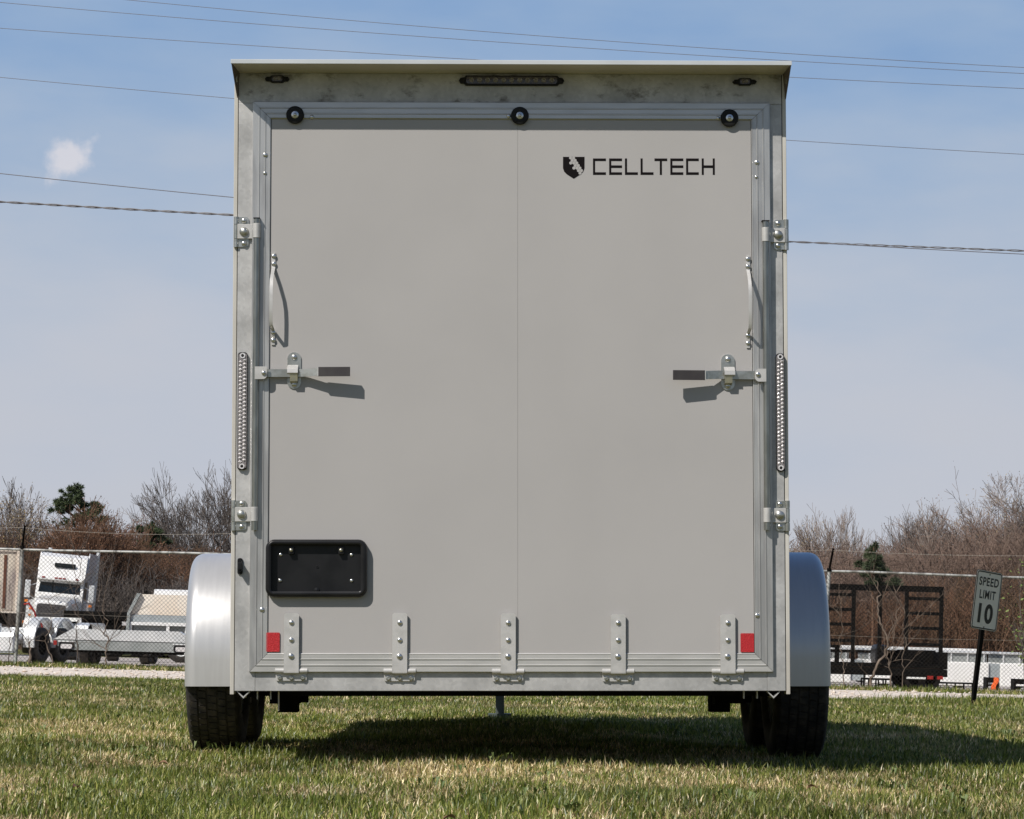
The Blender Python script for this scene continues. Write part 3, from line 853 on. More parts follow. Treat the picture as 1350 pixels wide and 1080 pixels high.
# corner brackets that carry the upright lock tubes
def bracket(sgn, xo, y_top, y_bot, s_top, s_bot, bx, by, sby, x_in, x_rod, up):
    """sgn +1: the trailer's left side as seen (outer edge at low x)"""
    e = MB()
    ox = F(xo, by, 0)[0]; oi = F(x_in, by, 0)[0]
    zt_, zb_ = F(675, y_top)[1], F(675, y_bot)[1]
    rp = rpoly(min(ox + sgn * .006, oi), max(ox + sgn * .006, oi), zb_ + .001, zt_ - .001, .010)
    e.prism(rp, -.005, -.0004)
    o = e.build("corner_bracket", M['zinc'], T)
    # side tube down the outer edge, in three knuckles
    zs1, zs0 = F(675, s_top)[1], F(675, s_bot)[1]
    for za, zb2 in ((zt_, zs1 + .0008), (zs1 - .0008, zs0 + .0008), (zs0 - .0008, zb_)):
        xk = ox + sgn * .0085
        MB().cyl((xk, -.002, za), (xk, -.002, zb2), .0088, n=16).build("bracket_knuckle", M['zinc'], o, smooth=40)
    # strap across the post and round the lock tube
    xr_ = F(x_rod, by, -.02)[0]
    st2 = MB(); st2.box(ox + sgn * .014, xr_ - sgn * .010, -.0125, -.0052, zs0, zs1, .001)
    st2.build("bracket_strap", M['zincdull'], o)
    MB().lathe((xr_, -.027, zs0), (0, 0, 1), [(.0118, 0), (.0132, .001), (.0132, zs1 - zs0 - .001), (.0118, zs1 - zs0)], 24).build("rod_sleeve", M['zincdull'], o, smooth=40)
    b1 = F(bx, by, -.014)
    bolt((b1[0], -.0125, b1[1]), 6.3 * PXM, .011, M['zinc'], o, washer=0)
    for yy in sby:
        b2 = F(bx, yy, -.006)
        bolt((b2[0], -.005, b2[1]), 3.7 * PXM, .008, M['steel'], o)
    return xr_


rl = bracket(1, 308.3, 287, 327, 297, 316, 321.7, 305.6, (291.2, 321), 328, 338.6, True)
bracket(1, 305.0, 660, 700, 669.2, 688, 318.5, 678.3, (664, 694.2), 325, 335.4, False)
rr_ = bracket(-1, 1039.6, 289, 329, 300.7, 319.3, 1025.6, 309.3, (294.8, 324), 1020, 1009.2, True)
bracket(-1, 1041.2, 660, 700, 670, 689, 1028, 679, (664.8, 694.3), 1022.5, 1011.3, False)
for (a1, a2, yt_, cap) in ((338.6, 335.4, 288.5, 0), (1009.2, 1011.3, 292, 1)):
    xt_, zt_ = F(a1, yt_, -.027); xb_, zb_ = F(a2, 699, -.027)
    b = MB(); b.cyl((xt_, -.027, zt_), (xb_, -.027, zb_), .0104, n=24)
    rd = b.build("lock_tube", M['rod'], T, smooth=40)
    b = MB(); hw = .0135 if cap else .0112
    b.box(xt_ - hw, xt_ + hw, -.027 - .0115, -.027 + .0115, zt_, zt_ + .003)
    b.build("tube_cap", M['blacksteel'], rd)


# grab handles
for (hxp, y0p, y1p, bend) in ((361, 333.5, 455, -3.2), (986, 337.2, 459, 1.6)):
    xa, za = F(hxp, y0p, PF); xb, zb = F(hxp - .8 if bend < 0 else hxp + .2, y1p, PF)
    L_ = za - zb
    pts = [(.0, .004, 0), (.16, .004, 0)]
    b = MB(); ctr = []
    for t, off in ((.0, .003), (.145, .003), (.17, .006), (.24, .030), (.32, .048), (.40, .055), (.5, .057), (.62, .057), (.76, .056), (.80, .050), (.845, .006), (.86, .003), (1.0, .003)):
        ctr.append(Vector((xa + (xb - xa) * t + bend * PXM * (off / .057) * .6, PF - off, za - L_ * t)))
    w_ = .0058; th = .0036
    vs = []; fs = []
    for i, p in enumerate(ctr):
        d = (ctr[min(i + 1, len(ctr) - 1)] - ctr[max(i - 1, 0)]).normalized()
        nrm = Vector((0, -1, 0)); nrm = (nrm - d * nrm.dot(d)).normalized(); sd_ = d.cross(nrm)
        vs += [p + sd_ * w_ - nrm * th / 2, p - sd_ * w_ - nrm * th / 2, p - sd_ * w_ + nrm * th / 2, p + sd_ * w_ + nrm * th / 2]
    for i in range(len(ctr) - 1):
        for k in range(4):
            fs.append((i * 4 + k, i * 4 + (k + 1) % 4, (i + 1) * 4 + (k + 1) % 4, (i + 1) * 4 + k))
    fs += [(0, 1, 2, 3), tuple(range(len(vs) - 1, len(vs) - 5, -1))]
    b.add(vs, fs)
    gh = b.build("grab_handle", M['zincdull'], T, smooth=35)
    for yy in (y0p + 4.3, y0p + 14.5, y1p - 16.5, y1p - 6.5):
        bx, bz = F(hxp if yy < 400 else hxp - (.8 if bend < 0 else -.2), yy, PF - .005)
        bolt((bx, PF - .0048, bz), 3.3 * PXM, .005, M['steel'], gh)


# bar-lock levers
def latch(sg, kx, ktop, kbot, px0, px1, py0, py1, pbx, pby, bary0, bary1, gx0, gx1, gy0, gy1):
    kxx = F(kx, 490, PF)[0]; kt, kb = F(kx, ktop, PF)[1], F(kx, kbot, PF)[1]
    w_ = 9.0 * PXM
    b = MB(); b.prism(rpoly(kxx - w_, kxx + w_, kb, kt, w_ * .98, 8), PF - .004, PF - .0003)
    o = b.build("door_latch", M['zinc'], T)
    tag(o)
    for yy in (ktop + 6.3, kbot - 6):
        bx, bz = F(kx, yy, PF - .004)
        bolt((bx, PF - .004, bz), 3.9 * PXM, .007, M['steel'], o)
    zc = F(kx, (bary0 + bary1) / 2, PF - .02)[1]; hb = (bary1 - bary0) / 2 * PXM
    # lever bar: clevis at the lock tube, straight to the keeper, cranked outwards to the grip
    xp = F((px0 + px1) / 2, pby, -.02)[0]
    xg0, xg1 = F(gx0, 490, PF - .045)[0], F(gx1, 490, PF - .045)[0]
    zg_ = F(gx0, (gy0 + gy1) / 2, PF - .045)[1]
    path = [(xp, -.024, zc), (kxx - sg * .01, -.026, zc), (kxx + sg * .034, -.034, zc + .0005), (xg0 + sg * .006, -.053, zg_)]
    b = MB(); vs = []; fs = []
    for i, p in enumerate(path):
        for dy_, dz_ in ((-.003, -hb), (.003, -hb), (.003, hb), (-.003, hb)):
            vs.append((p[0], p[1] + dy_, p[2] + dz_ * (1 if i < 3 else 1.0)))
    for i in range(len(path) - 1):
        for k in range(4): fs.append((i * 4 + k, i * 4 + (k + 1) % 4, (i + 1) * 4 + (k + 1) % 4, (i + 1) * 4 + k))
    fs += [(0, 1, 2, 3), (15, 14, 13, 12)]
    b.add(vs, fs); b.build("lever_bar", M['zinc'], o)
    zg1 = F(gx0, gy0, PF - .045)[1]; zg0 = F(gx0, gy1, PF - .045)[1]
    b = MB()
    xa_, xb_ = xg0 - sg * .004, xg1
    sl = .006
    b.add([(xa_, -.058, zg0), (xb_, -.066, zg0), (xb_, -.054, zg0), (xa_, -.046, zg0), (xa_, -.058, zg1), (xb_, -.066, zg1), (xb_, -.054, zg1), (xa_, -.046, zg1)],
          [(0, 3, 2, 1), (4, 5, 6, 7), (0, 1, 5, 4), (1, 2, 6, 5), (2, 3, 7, 6), (3, 0, 4, 7)])
    b.build("lever_grip", M['grip'], o)
    MB().box(xg0 - sg * .007, xg0 - sg * .0035, -.0575, -.0465, zg0 + .001, zg1 - .001).build("grip_collar", M['zincdull'], o)
    # keeper loop and hasp over the bar
    zh1, zh0 = zc + .0255, zc - .004
    b = MB(); hw = 7.0 * PXM
    b.prismx([(PF - .004, zh1 + .004), (-.032, zh1 - .004), (-.044, zh1 - .012), (-.046, zh0 + .004), (-.042, zh0), (-.038, zh0 + .003), (-.041, zh0 + .006), (-.039, zh1 - .015), (-.029, zh1 - .008), (PF - .004, zh1)], kxx - hw - sg * .004, kxx + hw - sg * .004)
    b.build("keeper_hook", M['zincdull'], o)
    b = MB(); hw = 5.0 * PXM
    b.prismx([(-.040, zc - .004), (-.036, zc - .004), (-.034, zc - .024), (PF - .004, zc - .030), (PF - .004, zc - .034), (-.038, zc - .028)], kxx - hw, kxx + hw)
    b.build("keeper_hasp", M['brass'], o)
    # clevis plate round the lock tube
    x0c, x1c = F(px0, 490, -.03)[0], F(px1, 490, -.03)[0]
    z1c, z0c = F(675, py0, -.03)[1], F(675, py1, -.03)[1]
    b = MB(); lo_, hi_ = min(x0c, x1c), max(x0c, x1c)
    r_ = .015
    if sg > 0: poly = [(lo_, z0c), (hi_ - r_, z0c)] + [(hi_ - r_ + r_ * math.sin(R(t)), z0c + r_ - r_ * math.cos(R(t))) for t in (15, 30, 45, 60, 75, 90)] + [(hi_, z1c), (lo_, z1c)]
    else: poly = [(hi_, z0c), (hi_, z1c), (lo_ + r_, z1c)] + [(lo_ + r_ - r_ * math.sin(R(t)), z1c - r_ + r_ * math.cos(R(t))) for t in (15, 35, 55, 75, 90)] + [(lo_ + r_ - r_ * math.cos(R(t)), z0c + r_ - r_ * math.sin(R(t))) for t in (0, 20, 40, 60, 80)]
    b.prism(poly, -.044, -.0395)
    b.build("clevis_plate", M['zincdull'], o)
    bx, bz = F(pbx, pby, -.045)
    bolt((bx, -.044, bz), 3.3 * PXM, .007, M['steel'], o, washer=0)


latch(1, 387.9, 464.7, 512.8, 336.3, 352.3, 484.2, 500.8, 347.6, 491.7, 486.8, 497.0, 421.2, 461.6, 484.0, 496.0)
latch(-1, 959.6, 467.4, 514.9, 1009.6, 994.8, 486.2, 503.2, 999.4, 493.8, 489.0, 500.0, 927.8, 887.2, 488.4, 501.0)


# clearance lights and high brake light under the canopy
def oval_light(name, a0, a1, c0, c1, nled, lensm):
    x0_, z1_ = F(a0, c0, -.015); x1_, z0_ = F(a1, c1, -.015)
    hh = (z1_ - z0_) / 2; zc = (z0_ + z1_) / 2
    b = MB()
    b.prism([(x0_, zc), (x0_ + .006, zc - hh * .55), (x0_ + .018, zc - hh * .62), (x0_ + .024, zc - hh), (x1_ - .024, zc - hh), (x1_ - .018, zc - hh * .62), (x1_ - .006, zc - hh * .55), (x1_, zc),
             (x1_ - .006, zc + hh * .55), (x1_ - .018, zc + hh * .62), (x1_ - .024, zc + hh), (x0_ + .024, zc + hh), (x0_ + .018, zc + hh * .62), (x0_ + .006, zc + hh * .55)], -.014, .001)
    o = b.build(name, M['rubber'], T)
    l_ = MB(); l_.prism(rpoly(x0_ + .025, x1_ - .025, zc - hh * .74, zc + hh * .74, hh * .5), -.019, -.013)
    ln = l_.build("lens", M['ledtop'], o)
    for i in range(nled):
        xx = x0_ + .030 + (x1_ - x0_ - .060) * (i + .5) / nled
        MB().lathe((xx, -.019, zc), (0, -1, 0), [(hh * .55, 0), (hh * .5, .0015), (hh * .30, .0005), (hh * .16, .0022), (.0001, .003)], 14).build("led", M['leddark'], o, smooth=40)
    for xx in (x0_ + .009, x1_ - .009):
        bolt((xx, -.014, zc), .004, .003, M['rubber'], o, "mounting_screw")


oval_light("clearance_light", 349, 381.7, 99.2, 108.6, 2, False)
oval_light("clearance_light", 966, 998, 103.0, 112.2, 2, False)
oval_light("high_brake_light", 605, 744, 99.5, 112.6, 11, True)

# LED strip tail lights on the posts
for a0, a1, c0, c1 in ((313.6, 325.2, 464.4, 619.4), (1023.0, 1034.0, 466.0, 621.5)):
    xa, z1_ = F(a0, c0, -.012); xb, z0_ = F(a1, c1, -.012)
    if a0 > 600: xb = F(a1, c0, -.012)[0]; xa = F(a0, c0, -.012)[0]
    b = MB(); b.prism(rpoly(xa, xb, z0_, z1_, .010), -.010, -.0004)
    o = b.build("tail_light", M['rubber'], T)
    b = MB(); b.prism(rpoly(xa + .0015, xb - .0015, z0_ + .004, z1_ - .004, .009), -.0125, -.0102)
    b.build("clear_lens", M['leddark'], o)
    b = MB(); rs = random.Random(3); nrow = 27
    zz0, zz1 = z0_ + .024, z1_ - .024
    for i in range(nrow):
        zc = zz0 + (zz1 - zz0) * (i + .5) / nrow; hw = (xb - xa) * .21
        for k in (-1, 1):
            cx = (xa + xb) / 2 + k * hw; zc2 = zc + k * (zz1 - zz0) / nrow * .22
            q_ = (zz1 - zz0) / nrow * .42; ap = (cx + rs.uniform(-.001, .001), -.0185, zc2 + rs.uniform(-.001, .001))
            b.add([(cx - hw * .95, -.0125, zc2), (cx, -.0125, zc2 - q_), (cx + hw * .95, -.0125, zc2), (cx, -.0125, zc2 + q_), ap], [(0, 1, 4), (1, 2, 4), (2, 3, 4), (3, 0, 4)])
    b.build("led_facets", M['led'], o)
    for zz in (z0_ + .012, z1_ - .012):
        b = MB(); b.lathe(((xa + xb) / 2, -.0126, zz), (0, -1, 0), [(.0095, 0), (.0095, .003), (.0055, .003), (.005, -.004), (.0001, -.004)], 16)
        b.build("screw_collar", M['led'], o, smooth=40)
        bolt(((xa + xb) / 2, -.0125, zz), .0045, .003, M['rubber'], o, "mounting_screw")

# number plate bracket: deep rounded frame round a recessed plate
x0_, z1_ = F(350.2, 711.2, -.04); x1_, z0_ = F(483.6, 787.2, -.04)
xa, za = F(357.8, 718.2, -.035); xb, zb = F(475.4, 779.8, -.035)
n_ = 6
outer = rpoly(x0_, x1_, z0_, z1_, .030, n_); outer_b = rpoly(x0_ + .004, x1_ - .004, z0_ + .004, z1_ - .004, .027, n_)
mid = rpoly(x0_ + .007, x1_ - .007, z0_ + .007, z1_ - .007, .024, n_); inner = rpoly(xa, xb, zb, za, .006, n_)
b = MB(); rings = [(outer, PF - .0003), (outer, PF - .020), (outer_b, PF - .028), (mid, PF - .030), (rpoly(xa - .004, xb + .004, zb - .004, za + .004, .010, n_), PF - .030), (inner, PF - .027), (inner, PF - .0003)]
vs = []; fs = []
for poly, y_ in rings: vs += [(x, y_, z) for x, z in poly]
k_ = len(outer)
for i in range(len(rings) - 1):
    for j in range(k_): fs.append((i * k_ + j, i * k_ + (j + 1) % k_, (i + 1) * k_ + (j + 1) % k_, (i + 1) * k_ + j))
b.add(vs, fs)
pb_ = b.build("plate_bracket", M['plastic'], T, smooth=40)
b = MB(); b.box(xa, xb, PF - .004, PF - .0004, zb, za)
b.lathe(((xa + xb) / 2 + .003, PF - .004, (za + zb) / 2 + .004), (0, -1, 0), [(.005, 0), (.0045, .002), (.0022, .002), (.0018, -.002)], 12)
b.lathe(((xa + xb) / 2 + .002, PF - .004, zb + .004), (0, -1, 0), [(.010, 0), (.009, .007), (.0001, .009)], 14)
b.build("backing_plate", M['plastic'], pb_)
for a, c in ((370, 731.4), (463.4, 731.6), (369.2, 765.4), (463.6, 765.6)):
    bx, bz = F(a, c, PF - .005); bolt((bx, PF - .004, bz), 2.5 * PXM, .004, M['steel'], pb_, "plate_screw")
for a, c in ((383.6, 725.4), (449.4, 725.4)):
    bx, bz = F(a, c, PF - .026)
    MB().box(bx - .009, bx + .010, PF - .020, PF - .0045, bz - .014, bz + .012, .003).build("lamp_socket", M['plastic'], pb_)
    bolt((bx, PF - .020, bz), 2.5 * PXM, .005, M['brass'], pb_, "plate_lamp")

# small black pull latch low on the left post
xq, zq = F(316, 746.5, -.02)
b = MB(); b.prism(rpoly(xq - .009, xq + .009, zq - .028, zq + .028, .007), -.006, -.0003); b.prism(rpoly(xq - .006, xq + .007, zq - .019, zq + .018, .004), -.034, -.006)
tg = b.build("pull_latch", M['plastic'], T)
b = MB(); b.box(xq - .004, xq + .010, -.040, -.034, zq - .012, zq + .012, .002); b.build("latch_tongue", M['plastic'], tg)

# fenders, wheels, running gear
AX = (1.315, 2.195); ZW = 0.343
for side in (-1, 1):
    xin = XL if side < 0 else XR
    xout = F(242.2, 860, .95)[0] if side < 0 else F(1096.8, 860, .95)[0]
    ztop = F(675, 730.5 if side < 0 else 728.5, 1.36)[1]; zbot = F(675, 905, .95)[1]
    zc = ztop - .41; Rf = .41
    path = [(.95, zbot)]
    for t in range(0, 91, 6): path.append((AX[0] - (AX[0] - .95) * math.cos(R(t)), zc + Rf * math.sin(R(t))))
    for t in range(90, -1, -6): path.append((AX[1] + Rf * math.cos(R(t)), zc + Rf * math.sin(R(t))))
    path.append((AX[1] + Rf, zbot))
    # section: (distance out from body, depth below surface)
    wd = abs(xout - xin); rr0 = .045
    sec = [(0, 0), (wd - rr0, 0)] + [(wd - rr0 + rr0 * math.sin(R(t)), rr0 - rr0 * math.cos(R(t))) for t in (15, 30, 45, 60, 75, 90)] + [(wd, .075), (wd - .002, .0755)] + \
          [(wd - .0025, rr0 + .002)] + [(wd - rr0 + (rr0 - .003) * math.sin(R(t)), rr0 - (rr0 - .003) * math.cos(R(t))) for t in (75, 60, 45, 30, 15)] + [(wd - rr0, .003), (0, .003)]
    vs = []; fs = []
    for i, (y_, z_) in enumerate(path):
        a_ = path[max(i - 1, 0)]; c_ = path[min(i + 1, len(path) - 1)]
        dy_, dz_ = c_[0] - a_[0], c_[1] - a_[1]; L_ = math.hypot(dy_, dz_)
        ny, nz_ = dz_ / L_, -dy_ / L_           # inwards, towards the wheel
        for o_, d_ in sec: vs.append((xin + side * o_, y_ + ny * d_, z_ + nz_ * d_))
    k_ = len(sec)
    for i in range(len(path) - 1):
        for j in range(k_): fs.append((i * k_ + j, i * k_ + (j + 1) % k_, (i + 1) * k_ + (j + 1) % k_, (i + 1) * k_ + j))
    b = MB(); b.add(vs, fs)
    fe = b.build("fender", M['alu'], T, smooth=35)
    bolt((xin + side * .013, .949, zbot + .035), .009, .008, M['zinc'], fe, washer=.012)

# wheels: the trailer leans to its left, so the springs on that side ride higher
TY_R, TY_W = .343, .205


def tyre_mesh():
    b = MB(); w = TY_W / 2; r = TY_R
    prof_ = [(.205, -w * .80), (.235, -w * .98), (.275, -w * 1.02), (.312, -w * .97), (.330, -w * .88), (r - .006, -w * .78)]
    prof_ += [(r - .004 + .003 * math.cos(k * .3), k / 12 * w * .78) for k in range(-10, 11, 2)]
    prof_ += [(rad, -h) for rad, h in reversed(prof_[:6])]
    b.lathe((0, 0, 0), (1, 0, 0), prof_, 64)
    # tread blocks: five ribs cut by cross sipes
    nb = 72
    for row, (ca, cw, ph) in enumerate(((-.071, .027, 0), (-.0365, .0265, .5), (0, .032, .15), (.0365, .0265, .6), (.071, .027, .1))):
        for i in range(nb):
            t0 = 2 * PI * (i + ph + .06) / nb; t1 = 2 * PI * (i + ph + .90) / nb
            sk = .10 * 2 * PI / nb
            drop = .004 if abs(ca) > .06 else 0
            vs = []
            for rad in (r - .008, r + .003 - drop):
                for tt, xx, kk in ((t0, ca - cw / 2, -1), (t0 + sk, ca + cw / 2, 1), (t1 + sk, ca + cw / 2, 1), (t1, ca - cw / 2, -1)):
                    rq = rad - (.004 if (abs(ca) > .06 and kk * ca > 0) else 0)
                    vs.append((xx, rq * math.cos(tt), rq * math.sin(tt)))
            b.add(vs, [(0, 3, 2, 1), (4, 5, 6, 7), (0, 1, 5, 4), (1, 2, 6, 5), (2, 3, 7, 6), (3, 0, 4, 7)])
    return b


ty0 = None
for side in (-1, 1):
    for ay in AX:
        cx = (F(243.5, 940, 1.03)[0] + TY_W / 2 + .002) if side < 0 else (F(1094.2, 940, 1.03)[0] - TY_W / 2 - .002)
        cz = ZW - ROLL * cx - .012 - (.028 if side < 0 else 0)
        wh = empty("wheel", (cx, ay, cz)); wh.parent = T
        if ty0 is None:
            ty0 = tyre_mesh().build("tyre", M['tyre'], wh, smooth=30)
            rb = MB()
            rb.lathe((0, 0, 0), (-1, 0, 0), [(.207, -.085), (.207, .088), (.198, .090), (.190, .060), (.170, .035), (.150, .020), (.120, .030), (.070, .045), (.066, .07), (.0001, .075)], 40)
            for k in range(5):
                t = 2 * PI * k / 5
                rb.cyl((-.028, .085 * math.cos(t), .085 * math.sin(t)), (-.050, .085 * math.cos(t), .085 * math.sin(t)), .009, n=6)
            rim0 = rb.build("rim", M['bgsilver'], wh, smooth=35)
        else:
            ty = ty0.copy(); COL.objects.link(ty); ty.parent = wh
            rm = rim0.copy(); COL.objects.link(rm); rm.parent = wh
            if side > 0: rm.scale = (-1, 1, 1)
# axle tubes, springs, hangers, frame rails and crossmembers
for ay in AX:
    cxm = (XL + XR) / 2
    MB().bar((XL + .05, ay, ZW - .02), (XR - .05, ay, ZW - .05), .06, .06).build("axle", M['blacksteel'], T)
for xs1 in (XL + .145, XR - .145):
    b = MB()
    for ay in AX:
        for k in range(5):
            pts = [(xs1, ay - .33 + .066 * j, ZW - .062 + .022 * k * .35 + .05 * ((j - 5) / 5) ** 2) for j in range(11)] if k < 3 else None
            if pts:
                for p, q_ in zip(pts[:-1], pts[1:]): b.bar(p, q_, .045, .007)
        for yy in (-.05, .05): b.cyl((xs1 - .03, ay + yy, ZW - .085), (xs1 - .03, ay + yy, ZW + .03), .006, n=8); b.cyl((xs1 + .03, ay + yy, ZW - .085), (xs1 + .03, ay + yy, ZW + .03), .006, n=8)
        b.box(xs1 - .045, xs1 + .045, ay - .07, ay + .07, ZW - .09, ZW - .082)
    b.build("leaf_spring", M['blacksteel'], T)
    for yy in (AX[0] - .42, (AX[0] + AX[1]) / 2, AX[1] + .42):
        b = MB()
        b.box(xs1 - .035, xs1 - .028, yy - .045, yy + .045, ZW - .075, ZB + .09); b.box(xs1 + .028, xs1 + .035, yy - .045, yy + .045, ZW - .075, ZB + .09)
        b.cyl((xs1 - .045, yy, ZW - .045), (xs1 + .045, yy, ZW - .045), .010, n=8)
        b.build("spring_hanger", M['blacksteel'], T)
    b = MB(); b.box(xs1 - .055, xs1 + .055, AX[0] - .62, AX[0] - .50, ZB - .06, ZB + .05)
    b.cyl((xs1 + .045, AX[0] - .56, ZB - .045), (xs1 + .085, AX[0] - .56, ZB - .045), .012, n=8); b.build("frame_bracket", M['blacksteel'], T)
    b = MB(); b.box(xs1 - .045, xs1 + .03, AX[0] - .30, AX[0] - .18, ZB - .10, ZB + .05); b.build("shackle_box", M['blacksteel'], T)
zf = F(675, 917.8, .12)[1]
b = MB()
for xx in (XL + .03, XR - .09): b.box(xx, xx + .06, .052, LEN, zf, ZB + .10)
for k in range(16): b.box(XL + .092, XR - .092, .10 + k * .40, .14 + k * .40, zf + .0005, ZB + .08)
b.prismx([(LEN, zf + .02), (LEN, ZB + .08), (LEN + .5, ZB + .08), (LEN + .5, zf + .02)], xm - .42, xm + .42)
b.build("chassis_rail", M['blacksteel'], T)
b = MB()
pts = [(F(600, 918, 2.0)[0], 2.0, zf + .002), (F(607, 920, 2.0)[0], 2.0, zf - .03), (F(640, 918, 2.0)[0], 2.0, zf + .002)]
for k, (u0, u1) in enumerate(((-.28, -.2), (-.2, -.1), (-.1, -.02))):
    b.tube([(-.35 + u0, 2.0, zf + .01), (-.35 + (u0 + u1) / 2, 2.0, zf - .016 + .006 * k), (-.35 + u1, 2.0, zf + .01)], .006, 6)
b.prism([(-.26, zf + .004), (-.20, zf + .004), (-.222, zf - .040)], 2.0, 2.03)
b.build("wiring_loom", M['rubber'], T)
# angle-iron skid ends and wiring tabs hanging below the sill corners
for a in (320.8, 1019.8):
    for s1, s2 in ((-1, 0), (0, 1)):
        pass
    p0 = F(a - 8.2, 912.2, .01); p1 = F(a, 920.4, .01); p2 = F(a + 8.2, 912.2, .01)
    b = MB(); th = .0042
    b.prism([(p0[0], p0[1]), (p0[0] - .0, p0[1] + .003), (p1[0], p1[1] + th * 1.3), (p2[0], p2[1] + .003), (p2[0], p2[1] - .001), (p1[0], p1[1] - .001)], .006, .16)
    b.build("skid_angle", M['zincdull'], T)
for a, l_ in ((339.5, 11), (357, 11), (367.5, 26), (980.5, 10), (998, 10)):
    p0 = F(a, 911, .06); p1 = F(a, 911 + l_, .06)
    MB().box(p0[0] - .0017, p0[0] + .0017, .05, .08, p1[1], p0[1] + .01).build("frame_tab", M['zincdull'] if l_ < 20 else M['soffit'], T)
# tongue and jack at the nose
jx, _ = F(659, 922, LEN + 1.4)
b = MB()
for sx_ in (-1, 1): b.bar((xm + sx_ * .45, LEN - .1, zf + .05), (xm, LEN + 1.6, zf + .09), .05, .08)
b.build("tongue", M['blacksteel'], T)
jk = MB().box(jx - .026, jx + .026, LEN + 1.37, LEN + 1.43, -.05, .75, .004).build("tongue_jack", M['jack'], T)
MB().box(jx - .07, jx + .07, LEN + 1.32, LEN + 1.48, -.06, -.035).build("jack_foot", M['jack'], jk)
for o in T.children: pass
#PART3
# ------------------------------------------------------------------ chain link fence
FY = 50.0
fz = zg(FY)
FH = at(675, 742, FY).z - fz          # height of the top rail over the ground
fence = empty("chain_link_fence", (0, FY, fz))
tag(fence, "tall rusty galvanised chain link fence topped with barbed wire beyond the gravel road", "fence")
FX0, FX1 = -24.0, 24.0
b = MB(); pitch = 0.0725; wr = 0.0026
nx_ = int((FX1 - FX0 + FH) / pitch)
for k in range(-int(FH / pitch) - 1, int((FX1 - FX0) / pitch) + 1):
    for sg in (1, -1):
        xa = FX0 + k * pitch if sg > 0 else FX0 + k * pitch + FH * 1.0
        xb = xa + sg * FH
        za, zb = 0.03, FH - 0.01
        # clip to the fence's own length
        if max(xa, xb) < FX0 or min(xa, xb) > FX1: continue
        b.tube([(xa, sg * .003, za), (xb, sg * .003, zb)], wr, 3, False)
b.build("wire_mesh", M['wire'], fence)
b = MB(); b.tube([(FX0 + i * 1.0, .03 + .012 * math.sin(i * .7), FH + .012 * math.sin(i * 1.1)) for i in range(int(FX1 - FX0) + 1)], .022, 10)
b.build("top_rail", M['fence'], fence, smooth=50)
b = MB()
for i in range(int((FX1 - FX0) / .3)):
    x_ = FX0 + i * .3
    b.tube([(x_, -.024, FH - .05), (x_ + .01, -.024, FH + .02), (x_ + .02, .03, FH + .032), (x_ + .02, .055, FH)], .0022, 4, False)
b.build("tie_wires", M['wire'], fence)
px_post = [(at(p_, 860, FY).x, at(q_, 760, FY).x) for p_, q_ in ((20, 26), (302, 306), (566, 569), (826, 828), (1084, 1090), (1352, 1360))]
for _ in range(3): px_post = [(px_post[0][0] - 3.55, px_post[0][1] - 3.55)] + px_post + [(px_post[-1][0] + 3.5, px_post[-1][1] + 3.5)]
for xb_, xt_ in px_post:
    p_ = MB(); p_.cyl((xb_, .03, -.1), (xb_ + (xt_ - xb_) * 1.8, .03, FH + .04), .033, n=12)
    po = p_.build("post", M['fence'], fence, smooth=50)
    xt2 = xb_ + (xt_ - xb_) * 1.8
    b = MB(); b.bar((xt2, .03, FH + .02), (xt2 + .05, -.10, FH + .40), .035, .018)
    b.cyl((xt2, .03, FH + .0), (xt2, .03, FH + .06), .04, n=12)
    b.build("barb_arm", M['blacksteel'], po)
for k, (dz, dy) in enumerate(((.14, -.01), (.26, -.05), (.37, -.09))):
    b = MB()
    for i in range(len(px_post) - 1):
        xa, xb = px_post[i][1] + .05 * k * .33, px_post[i + 1][1] + .05 * k * .33
        pts = [(xa + (xb - xa) * t / 8, dy, FH + dz - (.03 + .015 * ((i + k) % 3)) * 4 * (t / 8) * (1 - t / 8)) for t in range(9)]
        b.tube(pts, .0024 if k < 2 else .0030, 4, False)
        for t in range(28):
            u_ = (t + .5) / 28; x_ = xa + (xb - xa) * u_; z_ = FH + dz - (.03 + .015 * ((i + k) % 3)) * 4 * u_ * (1 - u_)
            b.tube([(x_ - .004, dy - .012, z_ - .014), (x_ + .004, dy + .012, z_ + .014)], .002, 3, False)
            b.tube([(x_ + .006, dy + .012, z_ - .014), (x_ - .006, dy - .012, z_ + .014)], .002, 3, False)
    b.build("barbed_wire", M['barb'] if k == 2 else M['wire'], fence)
b = MB(); z_ = 0.92
for i in range(len(px_post) - 1):
    xa, xb = px_post[i][0], px_post[i + 1][0]
    b.tube([(xa, -.01, z_), ((xa + xb) / 2, -.01, z_ - .02), (xb, -.01, z_)], .0020, 4, False)
b.build("middle_wire", M['barb'], fence)


